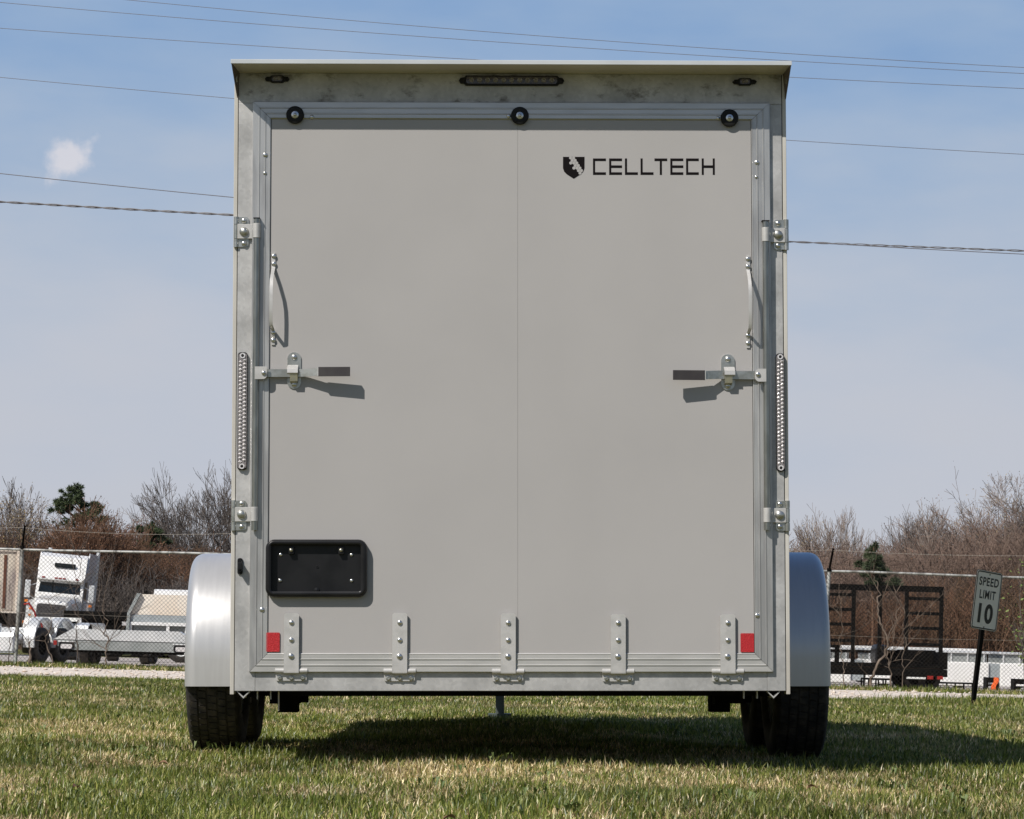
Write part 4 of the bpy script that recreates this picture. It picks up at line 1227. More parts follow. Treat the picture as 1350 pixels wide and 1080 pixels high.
# vines that grow through the fence
def branchlets(b, p, d, length, r, rs, depth, spread=0.6, seg=4, up=0.1, nchild=3, flat=None):
    pts = [Vector(p)]; d = Vector(d).normalized()
    for i in range(seg):
        d = (d + Vector((rs.uniform(-1, 1), rs.uniform(-1, 1) * (flat if flat is not None else 1), rs.uniform(-1, 1))) * 0.22 + Vector((0, 0, up * .3))).normalized()
        pts.append(pts[-1] + d * length / seg)
    rr_ = [r * (1 - .65 * i / seg) for i in range(seg + 1)]
    b.tube(pts, rr_, 3 if depth < 2 else 4, False)
    if depth > 0:
        for k in range(nchild):
            i = rs.randint(1, seg); q = pts[i]
            dd = (pts[i] - pts[i - 1]).normalized()
            side = Vector((rs.uniform(-1, 1), rs.uniform(-1, 1) * (flat if flat is not None else 1), rs.uniform(-.4, 1)))
            branchlets(b, q, dd + side * spread, length * rs.uniform(.45, .7), r * .55, rs, depth - 1, spread, max(2, seg - 1), up, nchild, flat)


def vine(pts_px, r0, m, seed, label, ntw=7, tw=.35):
    rs = random.Random(seed)
    P = []
    for a, c in pts_px:
        w = at(a, c, FY - .05); P.append(Vector((w.x, FY - .06 + rs.uniform(-.02, .02), w.z)))
    fine = []
    for i in range(len(P) - 1):
        for t in range(4):
            q = P[i].lerp(P[i + 1], t / 4)
            fine.append(q + Vector((rs.uniform(-.03, .03), rs.uniform(-.02, .02), rs.uniform(-.02, .02))))
    fine.append(P[-1])
    base = Vector((fine[0].x, FY - .05, fz - .05)); fine[0] = base
    b = MB(); n = len(fine)
    b.tube([q - base for q in fine], [max(r0 * (1 - .8 * i / n), .005) for i in range(n)], 6)
    o = b.build("climbing_vine", m, None, smooth=60, loc=base)
    t_ = MB()
    for k in range(ntw):
        i = rs.randint(2, n - 1)
        dd = (fine[i] - fine[i - 1]).normalized() + Vector((rs.uniform(-1.2, 1.2), 0, rs.uniform(-.8, .9)))
        branchlets(t_, fine[i] - base, dd, rs.uniform(.5, 1.3) * tw * 2, .0065, rs, 2, .8, 4, .1, 2, .15)
    t_.build("twigs", m, o)
    tag(o, label, "vine", "dry vines climbing the chain link fence")
    return o


vine(((1149, 905), (1150, 890), (1160, 872), (1170, 853), (1168, 838), (1160, 820), (1155, 800), (1160, 785), (1158, 770), (1150, 758)), .026, M['vine'], 1,
     "thick pale forked vine in front of the black trailer's middle mesh bay", 8, .35)
vine(((1176, 900), (1174, 880), (1170, 860), (1168, 845), (1178, 822), (1186, 800), (1180, 780), (1172, 762)), .014, M['vine'], 2, "thin tangled vine just right of the thick pale forked vine", 8, .3)
vine(((1192, 892), (1190, 872), (1194, 850), (1190, 830), (1192, 810), (1186, 790)), .010, M['vine'], 3, "slender vine on the black trailer's right upright", 6)
vine(((1113, 900), (1112, 880), (1108, 860), (1107, 845), (1112, 830), (1108, 812), (1102, 800), (1106, 785)), .010, M['vine'], 4, "slender pale vine beside the right fender of the grey trailer", 6)
vine(((141, 872), (140, 858), (144, 845), (138, 835), (142, 820), (136, 805), (128, 790), (134, 770)), .016, M['vine'], 5, "knotted vine over the silver trailer's rear beam", 9)
vine(((101, 872), (102, 850), (100, 830), (104, 810), (100, 790), (103, 770), (104, 752), (107, 735), (104, 728)), .011, M['vinedark'], 6, "dark vine climbing to the top rail in front of the white truck", 9)
vine(((40, 876), (41, 860), (40, 845)), .034, M['vine'], 7, "cut brown stump stem at the fence foot by the silver fender", 3, .3)
vine(((70, 868), (62, 850), (60, 840), (66, 825), (70, 805), (64, 790)), .013, M['vine'], 8, "bent vine in front of the silver trailer's wheel openings", 7)
vine(((11, 866), (14, 845), (12, 822), (16, 800), (14, 770)), .009, M['vinedark'], 9, "thin dark vine left of the left fence post", 5)
vine(((1158, 770), (1140, 768), (1128, 760), (1112, 752)), .010, M['vine'], 10, "looping pale vine hanging under the top rail over the black trailer", 5) if False else None

# leaves and low sprouts at the right edge of the picture
rs = random.Random(9)
bs = at(1366, 900, 48.0); root = Vector((bs.x, 48.0, zg(48)))
st_ = MB(); lf = MB()
for k in range(9):
    branchlets(st_, (rs.uniform(-.2, .2), rs.uniform(-.2, .2), 0), (rs.uniform(-.35, .35), rs.uniform(-.3, .3), 1), rs.uniform(.7, 1.3), .010, rs, 2, .6, 5, .5, 4)
sh = st_.build("leafy_sapling", M['bark'], None, loc=root)
for k in range(420):
    v_ = Vector(rs.choice(st_.v)); 
    if v_.z < .3: continue
    v_ += Vector((rs.gauss(0, .05), rs.gauss(0, .05), rs.gauss(0, .05))); a_ = Vector((rs.uniform(-1, 1), rs.uniform(-1, 1), rs.uniform(-.5, 1))).normalized() * rs.uniform(.02, .045)
    c_ = a_.orthogonal() * .4
    lf.add([v_ - a_, v_ + c_, v_ + a_, v_ - c_], [(0, 1, 2, 3)])
lf.build("leaves", M['leafgreen'], sh)
tag(sh, "young green leafed sapling at the fence by the right edge of the photo", "sapling")

# ------------------------------------------------------------------ speed limit sign
sg_px = at(1301, 792, 30.0)
gy = 30.0
sign = empty("speed_limit_sign", (at(1284.5, 925, gy).x, gy, zg(gy)))
lean = math.atan2(sg_px.x - sign.location.x, sg_px.z - sign.location.z)
sign.rotation_euler = (0, 0, 0)
L_ = sg_px.z - sign.location.z
Ms = Matrix.Rotation(lean, 4, 'Y') @ Matrix.Rotation(R(46), 4, 'Z')
sign.matrix_world = Matrix.Translation(sign.location) @ Ms
tag(sign, "leaning white speed limit 10 sign on a black post at the grass edge", "sign")
L_ = L_ / math.cos(lean)
b = MB(); b.box(-.03, .03, .006, .012, -.25, L_ + .22); b.box(-.03, -.024, .012, .034, -.25, L_ + .22); b.box(.024, .03, .012, .034, -.25, L_ + .22)
b.build("post", M['blacksteel'], sign)
hw, hh = .2286, .3048
b = MB(); b.prism([(x, z + L_) for x, z in rpoly(-hw, hw, -hh, hh, .036)], -.0005, .0095)
pl_ = b.build("plate", M['signink'], sign)
b = MB(); b.prism([(x, z + L_) for x, z in rpoly(-hw + .003, hw - .002, -hh + .003, hh - .003, .034)], -.0012, -.0006)
b.build("sheeting", M['signface'], pl_)
b = MB()
o1 = rpoly(-hw + .008, hw - .008, -hh + .008, hh - .008, .030); i1 = rpoly(-hw + .021, hw - .021, -hh + .021, hh - .021, .020)
b.add([(x, -.0022, z + L_) for x, z in o1] + [(x, -.0022, z + L_) for x, z in i1], [(i, (i + 1) % len(o1), len(o1) + (i + 1) % len(o1), len(o1) + i) for i in range(len(o1))])
b.build("border", M['signink'], pl_)
for z_ in (hh - .035, -hh + .03):
    bolt((0, -.001, L_ + z_), .008, .005, M['blacksteel'], pl_, "sign_bolt")


def text_mesh(txt, name, m, parent, cx, cz, y, w, h, weight):
    cu = bpy.data.curves.new(name, 'FONT'); cu.body = txt; cu.size = 1; cu.offset = weight
    cu.align_x = 'LEFT'; cu.extrude = 0; cu.space_character = 1.12
    to = bpy.data.objects.new(name + "_src", cu); COL.objects.link(to)
    dg = bpy.context.evaluated_depsgraph_get()
    me = bpy.data.meshes.new_from_object(to.evaluated_get(dg))
    bpy.data.objects.remove(to)
    co = np.array([v.co[:] for v in me.vertices])
    mn, mx_ = co.min(0), co.max(0)
    for v in me.vertices:
        v.co = Vector((cx - w / 2 + (v.co.x - mn[0]) / (mx_[0] - mn[0]) * w, y, cz - h / 2 + (v.co.y - mn[1]) / (mx_[1] - mn[1]) * h))
    me.materials.clear(); me.materials.append(m)
    me.name = name
    o = bpy.data.objects.new(name, me); COL.objects.link(o); o.parent = parent
    return o


text_mesh("SPEED", "lettering", M['signink'], pl_, .0, L_ + .193, -.0022, .350, .090, .024)
text_mesh("LIMIT", "lettering", M['signink'], pl_, .0, L_ + .060, -.0022, .285, .090, .024)
text_mesh("10", "numerals", M['signink'], pl_, .0, L_ - .135, -.0022, .262, .205, .036)


# ------------------------------------------------------------------ vehicles behind the fence
def place(name, px, py_ground, Y, yaw=0, lean=0, label=None, cat=None, group=None):
    w = at(px, py_ground, Y)
    o = empty(name, (w.x, Y, zg(Y)))
    o.matrix_world = Matrix.Translation((w.x, Y, zg(Y))) @ Matrix.Rotation(R(lean), 4, 'Y') @ Matrix.Rotation(R(yaw), 4, 'Z')
    tag(o, label, cat, group)
    return o


def wheel_at(parent, x, y, z, r, w, hub=None, name="wheel"):
    e = empty(name, (x, y, z)); e.parent = parent
    b = MB(); b.lathe((0, 0, 0), (1, 0, 0), [(r * .55, -w * .4), (r * .62, -w / 2), (r * .9, -w / 2), (r, -w * .38), (r, w * .38), (r * .9, w / 2), (r * .62, w / 2), (r * .55, w * .4)], 28)
    b.build("tyre", M['tyre'], e, smooth=40)
    b = MB(); b.lathe((0, 0, 0), (1, 0, 0), [(.001, -w * .3), (r * .2, -w * .34), (r * .25, -w * .22), (r * .5, -w * .2), (r * .56, -w * .42), (r * .57, 0), (r * .56, w * .42), (r * .5, w * .2), (r * .25, w * .22), (r * .2, w * .34), (.001, w * .3)], 24)
    b.build("rim", hub or M['bgsilver'], e, smooth=40)
    return e


# white tractor truck, nose towards the camera
tr = place("tractor_truck", 60, 865, 112, yaw=2.5, lean=3.6, label="white high roofed sleeper tractor truck parked nose forward behind the fence", cat="truck")
b = MB()   # cab and sleeper: lofted sections (y, half width, z bottom, z top)
W2 = 0.93
sec = [(2.55, .80, 1.05, 2.30), (2.60, 1.02, 1.0, 2.38)]
b.prismx([(2.35, .95), (2.35, 2.38), (2.62, 2.92), (2.58, 3.05), (3.0, 3.86), (3.4, 4.0), (6.2, 4.02), (6.3, 3.9), (6.3, .95)], -W2, W2)
cab = b.build("cab", M['truckwhite'], tr)
b = MB()
for sx_ in (-1, 1):
    b.prismx([(2.9, 3.3), (3.3, 4.03), (3.42, 4.10), (6.4, 4.10), (6.4, 2.0), (6.0, 2.0), (6.0, 3.4)], sx_ * (W2 + .0), sx_ * (W2 + .05))
b.build("roof_fairing", M['bgsilver'], cab)
b = MB(); b.prism(rpoly(-.42, .42, 3.44, 3.62, .05), 0, .012)
o = b.build("roof_window", M['glass'], cab); o.location = (.10, 2.795, 0); 
o.rotation_euler = (0, 0, 0); o.location = (.1, 2.72, 0)
b = MB(); b.prism([(-.82, 2.44), (.82, 2.44), (.79, 2.87), (-.79, 2.87)], 0, .02)
ws = b.build("windscreen", M['glass'], cab); ws.rotation_euler = (0, 0, 0); ws.matrix_local = Matrix.Translation((0, 2.36, 2.40)) @ Matrix.Rotation(R(-26), 4, 'X') @ Matrix.Translation((0, -.02, -2.40))
b = MB(); b.box(-.015, .015, -.012, .03, 2.42, 2.9); o = b.build("windscreen_bar", M['blacksteel'], cab); o.matrix_local = ws.matrix_local.copy()
b = MB(); b.prismx([(2.30, 2.94), (2.30, 2.99), (2.62, 3.08), (2.62, 2.92)], -W2 + .02, W2 - .02); b.build("sun_visor", M['truckwhite'], cab)
for x_ in (-.66, -.16, .0, .16, .66):
    MB().box(x_ - .06, x_ + .06, 2.27, 2.36, 3.0, 3.045).build("roof_marker", M['markred'], cab)
for sx_ in (-1, 1):
    b = MB(); b.prismx([(2.75, 2.30), (2.75, 2.85), (2.9, 2.95), (3.75, 2.95), (3.75, 2.25), (3.0, 2.25)], sx_ * (W2 + .001), sx_ * (W2 + .012))
    b.build("side_window", M['glass'], cab)
b = MB()   # hood narrowing to the nose
hs = [(0.25, .60, .62, 2.02), (0.35, .66, .60, 2.12), (1.2, .74, .7, 2.24), (2.4, .88, .9, 2.36)]
vs = []; fs = []
for y_, w_, z0_, z1_ in hs:
    for x_, z_ in ((-w_, z0_), (-w_, z1_ - .16), (-w_ * .86, z1_ - .03), (-w_ * .5, z1_), (w_ * .5, z1_), (w_ * .86, z1_ - .03), (w_, z1_ - .16), (w_, z0_)): vs.append((x_, y_, z_))
for i in range(3):
    for j in range(8): fs.append((i * 8 + j, i * 8 + (j + 1) % 8, (i + 1) * 8 + (j + 1) % 8, (i + 1) * 8 + j))
fs += [tuple(range(8)), tuple(range(31, 23, -1))]
b.add(vs, fs); hood = b.build("hood", M['truckwhite'], tr, smooth=30)
b = MB(); b.prism(rpoly(-.56, .56, .95, 1.98, .12), .20, .26)
for k in range(14): b.box(-.50, .50, .188, .199, 1.02 + k * .066, 1.045 + k * .066)
b.build("grille", M['grille'], hood)
for sx_ in (-1, 1):
    b = MB()   # wheel arch wings beside the hood
    pts = [(.35 + .62 - .66 * math.cos(R(t)), .62 + .66 * math.sin(R(t)) + .1) for t in range(0, 181, 15)]
    b.prismx([(.30, .70)] + pts + [(1.75, .70), (1.5, .72)] + [(.97 + .53 * math.cos(R(t)), .62 + .53 * math.sin(R(t)) + .1) for t in range(10, 171, 16)], sx_ * .62, sx_ * 1.04)
    w_ = b.build("front_wing", M['truckwhite'], tr)
    b = MB(); b.prism(rpoly(sx_ * .83 - .15, sx_ * .83 + .15, .92, 1.14, .04), .27, .31); b.build("headlight", M['led'], w_)
    MB().box(sx_ * 1.05, sx_ * 1.08, .5, .7, 1.16, 1.26).build("amber_light", M['amber'], w_)
    wheel_at(tr, sx_ * .88, .98, .52, .52, .28)
    for yy in (5.6, 6.95): wheel_at(tr, sx_ * .84, yy, .52, .52, .5)
    m_ = MB(); m_.box(sx_ * 1.26 - .11, sx_ * 1.26 + .11, 2.45, 2.52, 2.15, 2.85, .04)
    mo = m_.build("mirror", M['bgsilver'], cab)
    b = MB(); b.bar((sx_ * .93, 2.6, 2.75), (sx_ * 1.26, 2.53, 2.6), .03, .03); b.bar((sx_ * .93, 2.6, 2.1), (sx_ * 1.26, 2.53, 2.3), .03, .03); b.build("mirror_arm", M['bgsilver'], mo)
    MB().box(sx_ * 1.26 - .06, sx_ * 1.26 + .06, 2.43, 2.5, 1.98, 2.08).build("mirror_light", M['amber'], mo)
    b = MB(); b.cyl((sx_ * 1.08, 2.72, 1.0), (sx_ * 1.08, 2.72, 2.1), .19, n=16); b.build("air_cleaner", M['bgsilver'], tr, smooth=40)
    for zz in (1.45, 1.7): MB().box(sx_ * 1.08 - .05, sx_ * 1.08 + .05, 2.50, 2.53, zz, zz + .07).build("cleaner_light", M['amber'], tr)
    b = MB(); b.cyl((sx_ * .98, 6.45, 1.0), (sx_ * .98, 6.45, 4.25), .08, n=12); b.build("exhaust_stack", M['bgsilver'], tr, smooth=40)
b = MB(); b.box(-1.18, 1.18, .05, .26, .38, .72, .04); b.build("front_bumper", M['bgsilver'], tr)
b = MB(); b.box(-.45, .45, .4, 8.2, .68, .90); b.build("chassis", M['blacksteel'], tr)

# tall beige hopper trailer at the left edge
hp = place("hopper_trailer", 2, 862, 98, yaw=10, label="tall faded beige box trailer with a rusty brown rib at the left edge", cat="trailer")
b = MB(); xh = (at(23, 770, 98).x - hp.location.x)
z1_ = at(10, 727, 98).z - hp.location.z; z0_ = at(10, 806, 98).z - hp.location.z
b.box(xh - 2.5, xh, 0, 9, z0_, z1_, .05); hb = b.build("box_body", M['beigedirty'], hp)
b = MB(); xr1 = at(6, 770, 98).x - hp.location.x; b.box(xr1 - .05, xr1 + .05, -.03, -.001, z0_ + .1, z1_ - .12, .01); b.build("rusty_rib", M['rust'], hb)
b = MB(); b.box(xh - .06, xh + .03, -.06, -.002, z0_, z1_, .01); b.box(xh - 2.5, xh + .03, -.06, -.002, z0_ - .06, z0_ - .001, .01); b.box(xh - 2.5, xh + .03, -.06, -.002, z1_ + .001, z1_ + .05, .01); b.build("corner_frame", M['beige'], hb)
b = MB(); b.box(xh - 2.2, xh - .3, .3, 8.5, z0_ - .45, z0_ - .06); b.cyl((xh - .9, .6, .1), (xh - .9, .6, z0_), .07, n=8); b.cyl((xh - 2.0, .6, .1), (xh - 2.0, .6, z0_), .07, n=8); b.build("underframe", M['blacksteel'], hp)
for yy in (6.5, 7.8):
    for xx in (xh - .35, xh - 2.15): wheel_at(hp, xx, yy, .5, .5, .35)
b = MB()
for k in range(2):
    b.tube([(xh + .25 + .3 * k, -.1, 1.75 - .5 * k), (xh + .4 + .3 * k, -.2, 1.78 - .5 * k), (xh + .6 + .25 * k, -.25, 1.5 - .4 * k), (xh + .75 + .2 * k, -.2, 1.0 - .3 * k), (xh + .6, -.05, .75)], .035, 8)
b.build("air_hose", M['markred'], hp, smooth=40)


def aluminium_trailer(name, px, py, Y, yaw, length, width, label, fend=True, rear_light=True, deckz=.48):
    o = place(name, px, py, Y, yaw=yaw, label=label, cat="trailer")
    w = width / 2
    b = MB(); b.box(-w, w, 0.0, length, deckz - .10, deckz, .01)
    for k in range(int(length / .6)): b.box(-w + .05, w - .05, .3 + k * .6, .36 + k * .6, deckz - .17, deckz - .101)
    b.build("deck", M['bgsilver'], o)
    b = MB()
    for sx_ in (-1, 1): b.bar((sx_ * w * .6, length, deckz - .12), (0, length + 1.3, deckz - .1), .08, .1)
    b.build("tongue", M['bgsilver'], o)
    return o, w


# silver car hauler with tandem fenders, rear corner towards the camera
o, w = aluminium_trailer("car_hauler_trailer", -49, 872, 57.5, -17, 5.6, 2.0, "silver tandem axle trailer with round fenders by the left fence post", deckz=.56)
b = MB(); b.prismx([(-.06, .24), (-.06, .52), (-.02, .60), (.08, .60), (.08, .24)], -w - .10, w + .10); b.build("rear_bar", M['bgsilver'], o)
b = MB(); b.box(-w - .10, w + .1, -.045, .06, .20, .2395); b.build("rear_skirt", M['bgdull'], o)
for sx_ in (-1, 1):
    b = MB(); R1 = .50
    for ac in (1.05, 1.98):
        arc = [(ac - R1 * math.cos(R(t)), .42 + R1 * math.sin(R(t))) for t in range(-12, 193, 12)]
        inn = [(ac - (R1 - .012) * math.cos(R(t)), .42 + (R1 - .012) * math.sin(R(t))) for t in range(192, -13, -12)]
        b.prismx(arc + inn, sx_ * (w + .02), sx_ * (w + .24))
        b.prismx([(ac - R1 * math.cos(R(t)), .42 + R1 * math.sin(R(t))) for t in range(-12, 193, 12)] + [(ac - (R1 - .05) * math.cos(R(t)), .42 + (R1 - .05) * math.sin(R(t))) for t in range(192, -13, -12)], sx_ * (w + .24), sx_ * (w + .252))
    b.build("fender", M['bgsilver'], o, smooth=30)
    for ac in (1.05, 1.98): wheel_at(o, sx_ * (w + .13), ac, .36, .36, .19, hub=M['blacksteel'])
b = MB(); b.box(-w + .3, w - .2, 2.6, 3.6, .57, .70, .02); b.box(-.9, -.3, 1.2, 2.2, .561, .78, .02); b.build("tool_box", M['bgsilver'], o)

# silver tilt trailer seen from behind, chamfered left end
Yq = 55.5
o, w = aluminium_trailer("tilt_trailer", 165, 873, Yq, -1.5, 5.2, 2.3, "wide silver flat trailer seen from behind with oval rear lights", deckz=.50)
X = lambda p_: at(p_, 850, Yq).x - o.location.x
Z = lambda c_, p_=160: at(p_, c_, Yq).z - o.location.z
b = MB(); zt_, zm_, zb_ = Z(833.5), Z(846.5), Z(858.5)
xl_, xr_ = X(70), X(262)
b.prism([(xl_ + .03, zb_ + .10), (xl_ + .22, zb_), (xr_ - .22, zb_), (xr_ - .03, zb_ + .10), (xr_, zm_ + .0), (xr_, zm_ + .02), (xl_, zm_ + .02), (xl_, zm_)], -.04, .10)
beam = b.build("rear_beam", M['bgdull'], o)
b = MB(); b.prism([(xl_ + .005, zm_ + .021), (xr_ - .005, zm_ + .021), (xr_ - .36, zt_ + .04), (xl_ + .36, zt_ + .04)], -.055, .14)
up_ = b.build("beavertail_face", M['bgsilver'], beam)
for pp in (88, 240):
    b = MB(); b.prism(rpoly(X(pp) - .15, X(pp) + .15, Z(860) + .02, Z(850) + .02, .055), -.058, -.041)
    lt_ = b.build("rear_light", M['plastic'], beam)
    b = MB(); b.prism(rpoly(X(pp) - .11, X(pp) + .11, Z(858.5) + .02, Z(852.5) + .02, .03), -.066, -.0585); b.build("lens", M['led'], lt_)
    b = MB(); b.box(X(pp) - .16, X(pp) + .16, -.066, -.041, Z(850) + .022, Z(850) + .045, .004); b.build("light_hood", M['bgsilver'], lt_)
MB().box(xl_ + .012, xl_ + .075, -.07, -.041, zm_ - .09, zm_ - .005).build("side_marker", M['markred'], beam)
for sx_, p0, p1 in ((-1, 84, 121), (1, 0, 0)):
    b = MB(); x0_, x1_ = (X(86), X(86) + .26) if sx_ < 0 else (-X(86) + .1 - .26, -X(86) + .1)
    zt2 = Z(821, 105)
    b.prismx([(.75, .45), (.95, zt2 - .05), (1.15, zt2), (2.75, zt2), (2.95, zt2 - .05), (3.15, .45), (3.10, .45), (2.9, zt2 - .08), (2.72, zt2 - .03), (1.18, zt2 - .03), (1.0, zt2 - .08), (.80, .45)], x0_, x1_)
    b.build("fender", M['bgsilver'], o)
    for yy in (1.5, 2.35): wheel_at(o, (x0_ + x1_) / 2 + .02, yy, .35, .35, .22)
b = MB(); b.box(X(122), X(176), .2, 1.3, .50, Z(824), .02) if False else None
for pp in (155, 182, 208): b.prism([(X(pp) - .16, zb_ - .09), (X(pp) + .05, zb_ - .09), (X(pp) + .18, zb_), (X(pp) - .04, zb_)], .0, .2)
b.bar((X(128), .1, zb_ - .10), (X(203), .1, zb_ - .10), .02, .02); b.box(xl_ + .3, xr_ - .3, .02, .25, zb_ - .045, zb_ - .001)
b.build("ramp_bracket", M['blacksteel'], o)

# white tube rack
o = place("tube_rack", 77, 872, 61, yaw=-4, label="white rectangular tube frame standing behind the silver trailers", cat="rack")
X = lambda p_: at(p_, 820, 61).x - o.location.x
b = MB(); zt_ = at(77, 814, 61).z - o.location.z; t_ = .07
b.box(X(46), X(107), 0, t_, zt_ - .08, zt_); b.box(X(46), X(46) + t_, 0, t_, 0, zt_ - .081); b.box(X(107) - t_, X(107), 0, t_, 0, zt_ - .081)
b.box(X(46) + t_ + .001, X(107) - t_ - .001, .005, t_ - .005, zt_ - .42, zt_ - .34); b.build("frame", M['truckwhite'], o)
b = MB(); b.box(X(72), X(104), .1, .8, .15, zt_ - .12, .02); b.build("crate", M['bggrey'], o)

# black low loader deck behind
o = place("low_loader_trailer", 128, 868, 76, yaw=3, label="black low equipment trailer between the white truck and the beige dump body", cat="trailer")
X = lambda p_: at(p_, 820, 76).x - o.location.x
z1_ = at(128, 806, 76).z - o.location.z; zz0 = at(128, 836, 76).z - o.location.z
b = MB(); b.box(X(84), X(172), 0, 2.3, z1_ - .22, z1_, .02)
for k in range(6): b.box(X(86) + k * .85, X(86) + k * .85 + .08, -.03, -.001, zz0 - .1, z1_ - .05)
b.build("deck", M['blacksteel'], o)
b = MB(); b.box(X(86), X(170), .1, 2.2, zz0 - .12, z1_ - .221, .02); b.build("side_panel", M['blacksteel'], o)
for pp in (96, 110, 150): wheel_at(o, X(pp), .1, .42, .42, .3)
MB().box(X(161), X(161) + .12, -.06, -.031, .95, 1.05).build("lamp", M['led'], o)

# beige dump body trailer
Yd = 63.0
o = place("dump_trailer", 215, 872, Yd, yaw=-2, label="beige tipper trailer with a dark band and white rails behind the silver trailer", cat="trailer")
X = lambda p_: at(p_, 820, Yd).x - o.location.x
Z = lambda c_, p_=210: at(p_, c_, Yd).z - o.location.z
b = MB()
b.prism([(X(168), Z(811)), (X(272), Z(811)), (X(268), Z(784)), (X(181), Z(784))], 0, 3.2)
db = b.build("dump_body", M['beige'], o)
b = MB(); b.prism([(X(167), Z(833)), (X(171), Z(833)), (X(172), Z(810)), (X(185), Z(783)), (X(180), Z(783)), (X(168), Z(809))], -.10, -.002); b.build("corner_post", M['bgdull'], db)
b = MB(); b.box(X(172), X(272), -.03, .05, Z(820.5), Z(811.3)); b.build("dark_band", M['bggrey'], db)
b = MB(); b.box(X(172), X(272), -.06, .05, Z(825), Z(820.8)); b.box(X(220), X(224), -.05, .05, Z(834), Z(825.1)); b.box(X(171), X(174), -.05, .05, Z(834), Z(825.1)); b.build("tail_rail", M['truckwhite'], o)
b = MB(); b.box(X(175), X(268), .1, 3.2, Z(836), Z(822), .01); b.build("load_bed", M['bgdull'], o)
for xx in (X(180), X(262)):
    for yy in (1.4, 2.2): wheel_at(o, xx, yy, .36, .36, .22)

# white pickup beyond
Yp = 78.0
o = place("pickup_truck", 238, 870, Yp, yaw=1, label="white pickup whose roof shows above the beige tipper trailer", cat="truck")
X = lambda p_: at(p_, 800, Yp).x - o.location.x
zc = at(220, 777, Yp).z - o.location.z
b = MB(); b.box(X(196), X(196) + 5.3, .0, 1.9, .55, zc - .62, .06); pk = b.build("body", M['truckwhite'], o)
b = MB(); b.prismx([(.08, zc - .62), (.30, zc - .05), (.42, zc), (1.48, zc), (1.6, zc - .05), (1.82, zc - .62)], X(196) + .1, X(196) + 2.3); b.build("cab_roof", M['truckwhite'], pk)
b = MB(); b.prismx([(.11, zc - .58), (.27, zc - .13), (.31, zc - .13), (.16, zc - .58)], X(203), X(196) + 2.1); b.build("window", M['glass'], pk)
MB().box(X(189), X(194), -.05, .1, zc - .33, zc - .05, .02).build("mirror", M['blacksteel'], pk)
for xx in (X(196) + .9, X(196) + 4.3):
    for yy in (.2, 1.7):
        e = wheel_at(o, xx, yy, .40, .40, .26); e.rotation_euler = (0, 0, R(90))

# ---- right side: black utility trailer with tall mesh sides
Yb = 54.0
o = place("utility_trailer", 1165, 908, Yb, yaw=0.4, label="black utility trailer with tall mesh side gates behind the fence", cat="trailer")
X = lambda p_: at(p_, 830, Yb).x - o.location.x
Z = lambda c_, p_=1165: at(p_, c_, Yb).z - o.location.z
s_ = .065
zt_ = Z(771.5); zb_ = Z(877)
xg = (X(985), X(1125), X(1160), X(1195), X(1241))
gt = MB(); gt.box(xg[0], xg[4] + .04, 0, s_, zt_ - .11, zt_); gt.box(xg[0], xg[4] + .04, 0, s_, zb_ - .03, zb_ + .04)
g_ = gt.build("side_gate", M['blacksteel'], o)
for x_ in xg: MB().box(x_ - .035, x_ + .035, -.004, s_ - .002, zb_ + .041, zt_ - .111).build("gate_upright", M['blacksteel'], g_)
for (xa, xb, yl) in ((xg[0], xg[1], (785.5, 805, 824.5, 846)), (xg[3], xg[4], (788, 807.5, 827, 848.5))):
    for yy in yl: MB().box(xa + .036, xb - .036, .006, s_ - .006, Z(yy) - .03, Z(yy) + .03).build("gate_rung", M['blacksteel'], g_)
b = MB(); wr = .0016
zz0, zz1 = zb_ + .04, zt_ - .11; H_ = zz1 - zz0
pw, ph = .060, .028      # expanded metal: wide flat diamonds
n_ = int((xg[4] - xg[0]) / pw)
for k in range(-int(H_ / ph) - 1, n_ + 1):
    for sg in (1, -1):
        xa = xg[0] + k * pw if sg > 0 else xg[0] + k * pw + H_ / ph * pw
        xb = xa + sg * H_ / ph * pw
        za, zb2 = zz0, zz1
        lo_, hi_ = xg[0], xg[4]
        t0, t1 = 0.0, 1.0
        for lim, sgn2 in ((lo_, 1), (hi_, -1)):
            da, db2 = (xa - lim) * sgn2, (xb - lim) * sgn2
            if da < 0 and db2 < 0: t0 = 2
            elif da < 0: t0 = max(t0, da / (da - db2))
            elif db2 < 0: t1 = min(t1, da / (da - db2))
        if t0 >= t1: continue
        pa = (xa + (xb - xa) * t0, s_ / 2, za + (zb2 - za) * t0); pb2 = (xa + (xb - xa) * t1, s_ / 2, za + (zb2 - za) * t1)
        b.tube([pa, pb2], wr, 3, False)
b.build("expanded_mesh", M['blacksteel'], g_)
b = MB(); b.box(X(985), X(1250), -.02, 2.1, Z(893, 1200) + .02, zb_ - .055, .01); fr_ = b.build("deck_frame", M['blacksteel'], o)
b = MB()
for k in range(9): b.box(X(985), X(1246), .08 + k * .22, .285 + k * .22, zb_ - .054, zb_ - .012)
b.build("deck_boards", M['wood'], o)
b = MB(); b.box(X(985), X(1125), 2.0, 2.06, Z(856), Z(852)); b.box(X(1118), X(1124), 2.0, 2.06, zb_, Z(852)); b.box(X(985), X(1243), 2.0, 2.06, Z(862), Z(858)) ; b.box(X(1246) - .05, X(1250), -.01, 2.05, zb_ - .05, Z(858)); b.build("far_rail", M['blacksteel'], o)
b = MB()     # folded ramp at the right end
b.box(X(1196), X(1247), 1.2, 1.26, zb_, Z(856)); b.box(X(1174), X(1196), .9, 1.5, zb_, Z(857)); b.build("ramp", M['blacksteel'], o)
MB().box(X(1160), X(1176), .5, 1.3, zb_, Z(850), .08).build("tarped_load", M['plastic'], o)
